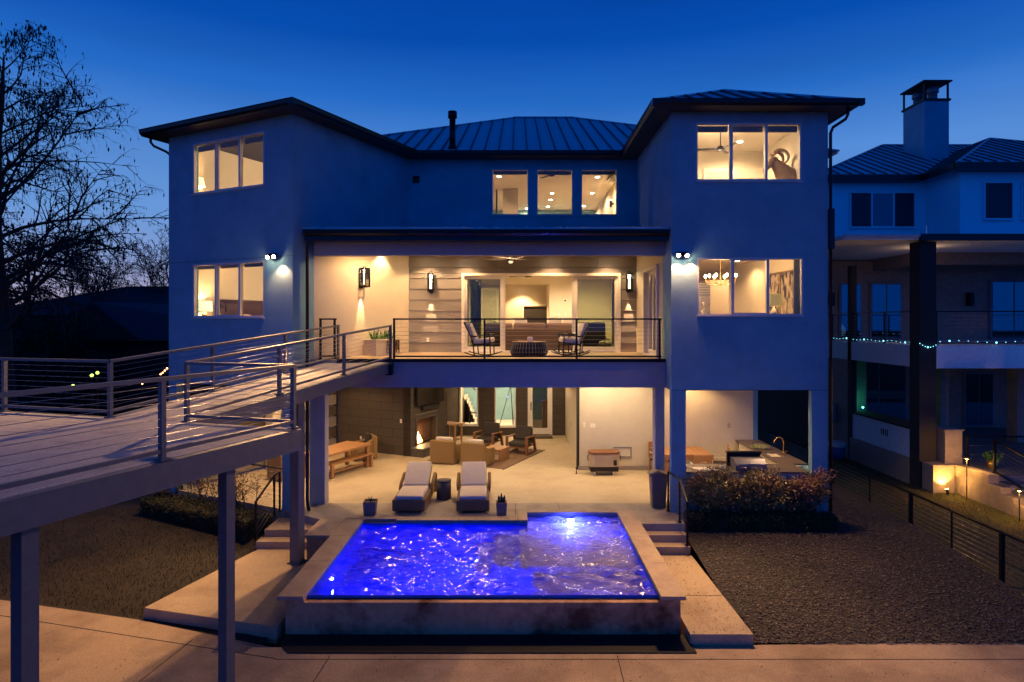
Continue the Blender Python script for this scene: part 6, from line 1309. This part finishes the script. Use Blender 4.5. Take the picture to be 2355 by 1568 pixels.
bt = T('bald_cypress_tree', 'big bare tree with hanging seed pods at the left edge of the picture', 'tree', (-15.9, 19.2, -.5))
tk, brm, tips = tree_mesh(rnd, (-15.85, 19.2, -.6), 13.7, .33, 4, .52, .34, nb=(34, 9, 8, 3), up=.34, first=.36, rmin=.0045, rk=.36)
P(tk, 'trunk', 'bark', bt); P(brm, 'crown', 'bark', bt)
mb = MB()
for p, d in tips:
    if rnd.random() < .42:
        L_ = rnd.uniform(.06, .22); w_ = rnd.uniform(.012, .035); a = rnd.uniform(0, 3.1); c_, s_ = math.cos(a)*w_, math.sin(a)*w_
        mb.add([(p.x, p.y, p.z), (p.x+c_, p.y+s_, p.z-L_*.5), (p.x, p.y, p.z-L_), (p.x-c_, p.y-s_, p.z-L_*.5)], [(0, 1, 2, 3)])
P(mb, 'seed_pods', 'bark', bt)
# bare trees behind the left houses
spots = [(-38, 42, 10.5, 'bare tree farthest left beyond the dark houses'), (-33, 47, 11.2, 'bare tree second from the left edge beyond the dark houses'), (-29.5, 43, 10.2, 'bare tree above the left end of the far roof'), (-25.5, 40, 10.6, 'bare tree over the middle of the far roof'), (-27.5, 51, 12.5, 'tall thin bare tree right of the middle, far behind the roof'), (-22.6, 40, 10.3, 'bare tree just left of the house corner'), (-41, 36, 10, 'bare tree half hidden behind the big tree trunk')]
for k, (x, y, h, l) in enumerate(spots):
    rn = random.Random(40+k); t = T('bare_tree', l, 'tree', (x, y, -.6), group='bare trees beyond the dark houses'); tk, brm, tp = tree_mesh(rn, (x, y, -.6), h*.80, .26, 4, .60, -.06, nb=(12, 7, 6, 3), up=.75, first=.35, twist=.5, nside=(6, 4, 3, 3), lean=(rn.uniform(-.15, .15), 0), rmin=.02, rk=.45, pw=.25); P(tk, 'trunk', 'bark', t); P(brm, 'crown', 'bark', t)
def evergreen(x, y, h, r_, label, seed, n=9000):
    rn = random.Random(seed); t = T('evergreen_tree', label, 'tree', (x, y, -.6), group='dense evergreen trees on the left'); mb = MB(); mb.tube([(x, y, -.6), (x+.1, y, h*.5), (x, y, h*.85)], [.16, .1, .04], 7)
    lumps = []
    for k in range(34):
        a = rn.uniform(0, 6.28); f = rn.random(); rr_ = r_*(1-.55*f)*rn.uniform(.3, 1); p = Vector((x+rr_*math.cos(a), y+rr_*math.sin(a), h*.15+h*.8*f)); lumps.append((p, rn.uniform(.25, .62)*r_*.6)); mb.tube([(x, y, max(0, p.z-.8)), p], [.05, .015], 4)
    P(mb, 'trunk', 'bark', t)
    def f(r):
        p, s_ = r.choice(lumps); return p+Vector((r.gauss(0, s_*.6), r.gauss(0, s_*.6), r.gauss(0, s_*.55)))
    leaf_cloud('crown', 'leaf_dark', t, f, n, .13, rn)
evergreen(-20.6, 26, 8.4, 2.6, 'tallest dense dark evergreen right of the big tree trunk', 61); evergreen(-25.2, 29, 7.6, 2.6, 'dense dark evergreen behind the big tree trunk', 62); evergreen(-18.3, 24, 5.2, 2.0, 'low dense dark evergreen in front of the dark gabled house', 63, 7000); evergreen(-16.0, 22.5, 3.3, 1.5, 'lowest round evergreen bush above the bridge rail', 64, 5000)

# dark houses on the left
hs = T('distant_house', 'dark hip roofed house behind the gabled one, left of the main house', 'house', (-23, 38, -.6))
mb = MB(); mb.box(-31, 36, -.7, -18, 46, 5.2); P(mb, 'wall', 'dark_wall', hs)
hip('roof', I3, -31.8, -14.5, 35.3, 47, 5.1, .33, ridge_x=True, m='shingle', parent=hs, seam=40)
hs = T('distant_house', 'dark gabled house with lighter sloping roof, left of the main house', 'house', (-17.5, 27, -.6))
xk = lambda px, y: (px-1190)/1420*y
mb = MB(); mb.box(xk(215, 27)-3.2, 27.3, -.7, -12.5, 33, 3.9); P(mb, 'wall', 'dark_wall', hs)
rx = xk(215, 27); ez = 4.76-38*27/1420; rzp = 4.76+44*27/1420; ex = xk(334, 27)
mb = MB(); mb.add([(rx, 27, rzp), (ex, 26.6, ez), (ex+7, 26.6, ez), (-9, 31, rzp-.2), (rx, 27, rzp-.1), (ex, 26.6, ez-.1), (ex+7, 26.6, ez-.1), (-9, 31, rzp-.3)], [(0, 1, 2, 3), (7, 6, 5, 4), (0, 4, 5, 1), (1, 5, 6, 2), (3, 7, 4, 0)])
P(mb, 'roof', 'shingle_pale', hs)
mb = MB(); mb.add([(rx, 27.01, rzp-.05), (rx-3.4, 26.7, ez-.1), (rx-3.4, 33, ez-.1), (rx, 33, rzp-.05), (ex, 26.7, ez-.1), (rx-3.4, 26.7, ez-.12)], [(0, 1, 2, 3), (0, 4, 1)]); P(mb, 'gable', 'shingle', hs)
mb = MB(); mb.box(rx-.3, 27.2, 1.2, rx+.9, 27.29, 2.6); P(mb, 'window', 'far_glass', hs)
# small yard lights
def orb(x, y, label, m, group, r=.045, s=None):
    Y = 17; X = (x-1190)/1420*Y; Z = CAMZ-(y-738)/1420*Y; t = T('yard_light', label, 'yard light', (X, Y, Z), group=group); mb = MB(); mb.ball((0, 0, 0), r, 8); P(mb, 'bulb', m, t, world=False); mb = MB(); mb.cyl((0, 0, -.05), (0, 0, -Z-.6), .012, n=6); P(mb, 'stake', 'black_metal', t, world=False)
for x, y, l in ((168, 887, 'yellow green yard light farthest left in the dark garden'), (211, 863, 'yellow green yard light in the middle of the dark garden'), (224, 857, 'yellow green yard light farthest right in the dark garden')): orb(x, y, l, 'yard_bulb', 'yellow green garden lights')
sl = T('string_lights', 'short string of orange bulbs in the dark garden left of the house', 'string lights', ((350-1190)/1420*22, 22, 2.6))
pts = [(322, 879), (327, 882), (333, 878), (339, 876), (349, 874), (354, 872), (369, 860), (374, 857), (379, 852), (384, 847)]; w3 = [Vector(((x-1190)/1420*22, 22, CAMZ-(y-738)/1420*22)) for x, y in pts]
mb = MB(); mb.tube(w3, .006, 4); P(mb, 'cord', 'black_metal', sl)
for p in w3: mb = MB(); mb.ball(p, .030, 8); P(mb, 'bulb', 'string_bulb_warm', sl)

# ------------------------------------------------------------------ neighbouring house, right
nb = T('neighbour_house', 'neighbouring stucco house with metal roof and dark deep porches', 'house', (16, 25, -.6))
NE = 10.9
W((12.9, 26.3), (17.4, 26.3), 7.501, NE, .2, (0, 1), m='far_stucco', parent=nb); W((17.4, 24.3), (26, 24.3), 7.501, NE, .2, (0, 1), m='far_stucco', parent=nb); W((17.4, 26.29), (17.4, 24.51), 7.3, NE, .2, (1, 0), m='far_stucco', parent=nb); W((12.9, 26.5), (12.9, 36), -.6, 7.35, .2, (1, 0), m='dark_wall', parent=nb); W((12.9, 26.5), (12.9, 36), 7.501, NE, .2, (1, 0), m='far_stucco', parent=nb)
hip('roof', I3, 12.5, 36, 25.9, 39.5, NE, TAN, m='roof_metal', parent=nb, ridge_x=True, seam=.5); hip('roof', I3, 17.0, 27.6, 23.85, 34, NE+.004, TAN, m='roof_metal', parent=nb, seam=.5)
mb = MB(); mb.box(12.45, 25.80, NE-.28, 17.0, 25.95, NE-.01); mb.box(16.93, 23.78, NE-.28, 28, 23.92, NE-.01); mb.box(16.90, 23.93, NE-.28, 17.02, 25.9, NE-.01); mb.box(17.05, 23.93, NE-.26, 28, 24.3, NE-.22); mb.box(12.45, 25.96, NE-.26, 17, 26.3, NE-.22); P(mb, 'fascia', 'gutter_metal', nb)
fx = lambda px, y: (px-1190)/1420*y
fz = lambda py, y: CAMZ+(738-py)/1420*y
window((fx(1952, 26.3), 26.2), XA, YA, fx(2102, 26.3)-fx(1952, 26.3), fz(524, 26.3), fz(442, 26.3), 3, blind=0, gm='screen_dark', pale='screen_pale', parent=nb, fm='far_stucco', label='dark three part window of the neighbouring house')
window((fx(2259, 24.3), 24.2), XA, YA, fx(2327, 24.3)-fx(2259, 24.3), fz(505, 24.3), fz(419, 24.3), 1, blind=0, gm='screen_dark', parent=nb, fm='far_stucco')
window((fx(2346, 24.3), 24.2), XA, YA, 1.1, fz(505, 24.3), fz(419, 24.3), 1, blind=0, gm='screen_dark', parent=nb, fm='far_stucco')
# chimney
mb = MB(); mb.box(19.1, 29, 11, 20.25, 30.6, 15.1); cy_ = P(mb, 'chimney', 'stucco', nb)
mb = MB(); mb.box(19.04, 28.94, 15.102, 20.31, 30.66, 15.20); P(mb, 'coping', 'black_metal', cy_)
for x, y in ((19.1, 29.02), (20.2, 29.02), (19.1, 30.55), (20.2, 30.55)): mb = MB(); mb.box(x-.02, y-.02, 15.2, x+.05, y+.05, 15.98); P(mb, 'cap_post', 'black_metal', cy_)
mb = MB(); mb.box(19.0, 28.9, 15.98, 20.35, 30.7, 16.05); P(mb, 'cap', 'black_metal', cy_)
for x, y in ((19.75, 29.4), (19.5, 30.1)):
    mb = MB(); mb.lathe([(.20, 0), (.20, .38), (.26, .40), (.26, .44), (.21, .46), (.26, .50), (.26, .54), (.21, .56), (.24, .62), (0, .64)], (x, y, 15.2), 18); P(mb, 'flue', 'grey_metal', cy_)
# porch structure
PY = 19.8
mb = MB(); mb.box(10.4, PY-.1, 7.36, 28, 30, 7.50); P(mb, 'porch_roof', 'far_stucco', nb)
mb = MB(); mb.box(12.80, PY-.22, 7.32, 28, PY-.10, 7.53); P(mb, 'gutter', 'gutter_metal', nb); mb = MB(); mb.box(10.4, PY-.2, 7.44, 12.79, PY-.102, 7.52); P(mb, 'gutter', 'vinyl', nb)
mb = MB(); mb.box(15.1, 23.4, 6.90, 28, 23.6, 7.355); mb.box(15.1, 23.601, 6.90, 15.3, 30, 7.355); P(mb, 'beam', 'far_tan', nb)
mb = MB(); mb.box(12.88, PY, -.7, 13.42, PY+.5, 7.32); P(mb, 'column', 'far_dark', nb); mb = MB(); mb.box(12.9, 23.9, -.7, 13.12, 24.15, 6.9); P(mb, 'column', 'far_dark', nb)
W((12.9, 26.28), (28, 26.28), -.6, 7.3, .02, (0, -1), m='far_tan', name='wall', parent=nb)
for x0, x1, z0, z1 in ((13.7, 14.5, 4.0, 6.3), (15.0, 16.2, 4.0, 6.3), (20.1, 21.9, 4.0, 6.4), (22.2, 23.8, 4.0, 6.4), (14.2, 16.4, .4, 3.0), (19.0, 20.1, .3, 2.5)):
    mb = MB(); mb.box(x0-.08, 26.16, z0-.0, x1+.08, 26.25, z1+.08); f_ = P(mb, 'porch_door', 'screen_pale', nb); mb = MB(); mb.box(x0, 26.13, z0+.05, (x0+x1)/2-.03, 26.158, z1); mb.box((x0+x1)/2+.03, 26.13, z0+.05, x1, 26.158, z1); P(mb, 'pane', 'far_glass', f_)
for x in (17.3, 19.1, 13.25): t = MB(); t.box(x-.08, 25.95, 5.4, x+.08, 26.2, 5.95); P(t, 'porch_sconce', 'black_metal', nb)
mb = MB(); mb.box(13.42, PY+.02, 3.24, 28, 26.1, 3.30); mb.box(13.43, PY, 3.26, 28, PY+.2, 3.97); mb.box(12.9, PY+.52, 3.26, 13.1, 26.2, 3.97); mb.box(13.1, PY+.2, 3.7, 28, 26.2, 3.96); P(mb, 'balcony_slab', 'far_stucco', nb)
mb = MB(); mb.box(12.93, 24.2, -.6, 13.15, 26.28, 3.25); P(mb, 'wall', 'far_tan', nb)
mb = MB(); mb.box(12.95, PY+.5, .26, 13.12, 23.9, 1.20); P(mb, 'wall', 'far_stucco', nb); mb = MB(); mb.box(12.88, PY+.5, -.7, 13.14, 23.95, .258); P(mb, 'foundation', 'far_tan', nb); mb = MB(); mb.box(12.88, PY+.5, 1.202, 13.7, 23.9, 1.27); P(mb, 'counter', 'far_dark', nb)
for b_ in ((15.9, 23.2, 0, 16.2, 23.6, 3.2), (18.6, 23.0, .0, 19.2, 23.5, 3.2), (13.6, 25.5, 0, 14.4, 26.0, 3.2)): mb = MB(); mb.box(*b_); P(mb, 'column', 'far_tan', nb)
for k in range(4): mb = MB(); mb.box(12.94, 21.6+.12*k, .72, 12.948, 21.65+.12*k, .95); P(mb, 'vent_slot', 'far_dark', nb)
nr = T('neighbour_railing', 'dark cable railing along the neighbouring balcony', 'railing', (13.4, PY, 3.97)); rail(nr, (13.45, PY+.1, 3.97), (27, PY+.1, 3.97), 1.1, posts=(.03, 3.0, 6, 9), nc=7); rail(nr, (13.0, PY+.5, 3.97), (13.0, 25.8, 3.97), 1.1, posts=(1.6, 3.4, 5.2), nc=7)
sl = T('string_lights', 'string of cyan icicle bulbs along the neighbouring balcony edge', 'string lights', (13.4, PY, 4.0)); path = []
for k in range(24): path.append(Vector((12.93, 26.0-k*.245, 4.06+.02*math.sin(k*1.1))))
for k in range(7): f = k/7; path.append(Vector((12.86+.6*f, PY-.05, 4.04-.12*math.sin(f*math.pi))))
for k in range(26): path.append(Vector((13.5+k*.30, PY-.06, 4.10+.03*math.sin(k*.8))))
mb = MB(); mb.tube(path, .006, 4); P(mb, 'cord', 'black_metal', sl); b0 = None
for i, p in enumerate(path):
    if b0 is None: mb = MB(); mb.ball((0, 0, 0), .013, 6); b0 = P(mb, 'bulb', 'string_bulb', sl, world=False, loc=p-Vector(sl.location)); bb = b0
    else: bb = b0.copy(); col.objects.link(bb); bb.parent = sl; bb.location = p-Vector(sl.location)
    if i % 5 == 2: bb.scale = (2.2, 2.2, 2.2)
lamp('POINT', 'glow', (17, PY-.6, 4.2), 3, (.3, .7, 1), sl, size=.5)
t = T('accent_light', 'green accent lamp on the neighbouring porch counter', 'lamp', (13.75, 24.6, 1.27)); mb = MB(); mb.ball((0, 0, .05), .035, 8); P(mb, 'bulb', 'green_bulb', t, world=False); mb = MB(); mb.cyl((0, 0, 0), (0, 0, .02), .05, n=12); P(mb, 'base', 'black_plastic', t, world=False); lamp('POINT', 'lamp', (13.9, 25.1, 1.5), 3, (.05, 1, .5), t, size=.05)
lamp('SPOT', 'porch_lamp', (14.6, 22.4, 3.2), 4, WARM, nb, size=.1, target=(14.6, 22.4, 0), spot=150)
lamp('POINT', 'porch_lamp', (14.2, 21.6, 6.95), 14, WARM, nb, size=.1)
# terrace wall, pillar, uplight, path lights, steps
rw = T('retaining_wall', 'tan retaining wall stepping down beside the neighbouring stairs, lit orange', 'retaining wall', (13.65, 17.5, -.6))
pr_ = [(19.6, -.7), (19.6, .27), (17.9, .30), (17.9, .05), (17.45, .05), (17.45, -.12), (17.0, -.12), (17.0, -.27), (16.2, -.27), (16.2, -.40), (14.5, -.42), (14.5, -.7)]
mb = MB(); n = len(pr_); mb.add([(13.65, y, z) for y, z in pr_]+[(13.95, y, z) for y, z in pr_], [tuple(range(n)), tuple(range(n, 2*n))[::-1]]+[(i, (i+1) % n, n+(i+1) % n, n+i) for i in range(n)]); P(mb, 'wall', 'far_tan', rw)
S(MB().box(13.96, 18.0, -.7, 28, 26.2, .24), 'neighbour_terrace', 'grey_metal')
pil = T('stone_pillar', 'square tan pillar glowing from the uplight at the foot of the porch column', 'pillar', (13.2, 19.4, -.6)); mb = MB(); mb.box(12.95, 19.25, -.7, 13.62, 19.78, .26); P(mb, 'base', 'far_tan', pil); mb = MB(); mb.box(13.46, 19.45, .262, 14.0, 20.1, 1.30); mb.box(13.43, 19.4, 1.302, 14.03, 20.15, 1.35); P(mb, 'pier', 'far_tan', pil)
ul = T('uplight', 'small uplight on the grass in front of the glowing pillar', 'uplight', (13.25, 19.02, -.58)); mb = MB(); mb.tube([(0, 0, 0), (0, .02, .06), (0, .05, .14)], [.03, .04, .055], 12); P(mb, 'head', 'black_metal', ul, world=False); mb = MB(); mb.cyl((0, .052, .145), (0, .056, .152), .045, n=12); P(mb, 'lens', 'path_bulb', ul, world=False)
lamp('SPOT', 'lamp', (13.22, 19.07, -.40), 130, (1, .5, .1), ul, size=.03, target=(13.22, 19.30, .35), spot=110, blend=.6)
lamp('POINT', 'lamp', (13.3, 18.8, -.1), 16, (1, .5, .12), ul, size=.05)
def pathlight(x, y, zb, h, label):
    t = T('path_light', label, 'path light', (x, y, zb), group='thin path lights along the retaining wall'); mb = MB(); mb.cyl((0, 0, 0), (0, 0, h), .014, n=8); P(mb, 'stem', 'black_metal', t, world=False); mb = MB(); mb.lathe([(.015, .03), (.12, .0), (.125, .012), (0, .045)], (0, 0, h), 18); P(mb, 'hat', 'brass', t, world=False); mb = MB(); mb.cyl((0, 0, h-.04), (0, 0, h-.005), .03, n=10); P(mb, 'bulb', 'path_bulb', t, world=False); lamp('POINT', 'lamp', (x, y, zb+h-.07), 75, (1, .48, .10), t, size=.03)
pathlight(13.45, 18.5, -.6, 1.25, 'tall thin path light beside the retaining wall'); pathlight(13.40, 16.5, -.6, .85, 'shorter path light at the right edge of the picture')
ns = T('garden_steps', 'blue grey garden steps behind the neighbouring retaining wall', 'steps', (14.8, 17.3, -.6))
for k, (y0, y1, z) in enumerate(((17.5, 17.99, .10), (17.0, 17.49, -.05), (16.5, 16.99, -.20), (16.0, 16.49, -.34))): mb = MB(); mb.box(13.96, y0, -.7, 17, y1, z); P(mb, 'step', 'grey_metal', ns)
sr = T('stair_railing', 'black cable railing on the neighbouring garden steps', 'railing', (14.0, 17.5, .3)); rail(sr, (14.05, 18.2, .25), (14.05, 15.2, -.45), 1.0, posts=(0, 1.4, 2.8), nc=7, pw=.06); rail(sr, (14.05, 19.3, .25), (16.3, 19.3, .25), .9, posts=(.0,), nc=2, bottom=0)
t = T('potted_plant', 'small leafy plant in a pot on the neighbouring terrace', 'potted plant', (14.6, 19.0, .24)); mb = MB(); mb.lathe([(0, 0), (.12, 0), (.15, .25), (0, .25)], n=14); P(mb, 'pot', 'brass', t, world=False); leaf_cloud('plant', 'agave', t, lambda r: Vector((14.6+r.gauss(0, .13), 19.0+r.gauss(0, .1), .58+r.gauss(0, .08))), 260, .09, random.Random(4))
t = T('bucket', 'blue bucket with white lid beside the neighbouring wall', 'bucket', (12.4, 24.0, -.6)); mb = MB(); mb.lathe([(0, 0), (.26, 0), (.32, .5), (0, .5)], n=20); P(mb, 'body', 'bucket_blue', t, world=False); mb = MB(); mb.lathe([(.34, .5), (.34, .62), (.25, .7), (0, .7)], n=20); P(mb, 'lid', 'bucket_white', t, world=False)
t = T('utility_meter', 'grey utility meter box on the neighbouring wall', 'meter', (12.85, 25.3, 1.0)); mb = MB(); mb.box(12.72, 25.0, .7, 12.89, 25.4, 1.4); P(mb, 'box', 'screen_pale', t); mb = MB(); mb.cyl((12.8, 25.2, -.5), (12.8, 25.2, .7), .03, n=8); P(mb, 'conduit', 'grey_metal', t)
# cable fence between the gardens
fn = T('cable_fence', 'long black cable fence between gravel bed and neighbouring grass', 'fence', (9.8, 15, -.6))
ps = [19.4, 17.2, 15.15, 13.5, 12.0]
rail(fn, (9.8, 24, -.62), (9.84, 9.4, -.62), 1.08, posts=(), tw=.05, th=.035, nc=9, bottom=.04, bh=.03)
for k, y in enumerate((22.6, 20.9, 19.2, 17.2, 15.4, 13.95, 12.5, 11.2)):
    w_ = .036 if k % 2 == 0 else .014; mb = MB(); mb.box(9.8-w_, y-w_, -.7, 9.8+w_, y+w_, .46); P(mb, 'post', 'black_metal', fn)
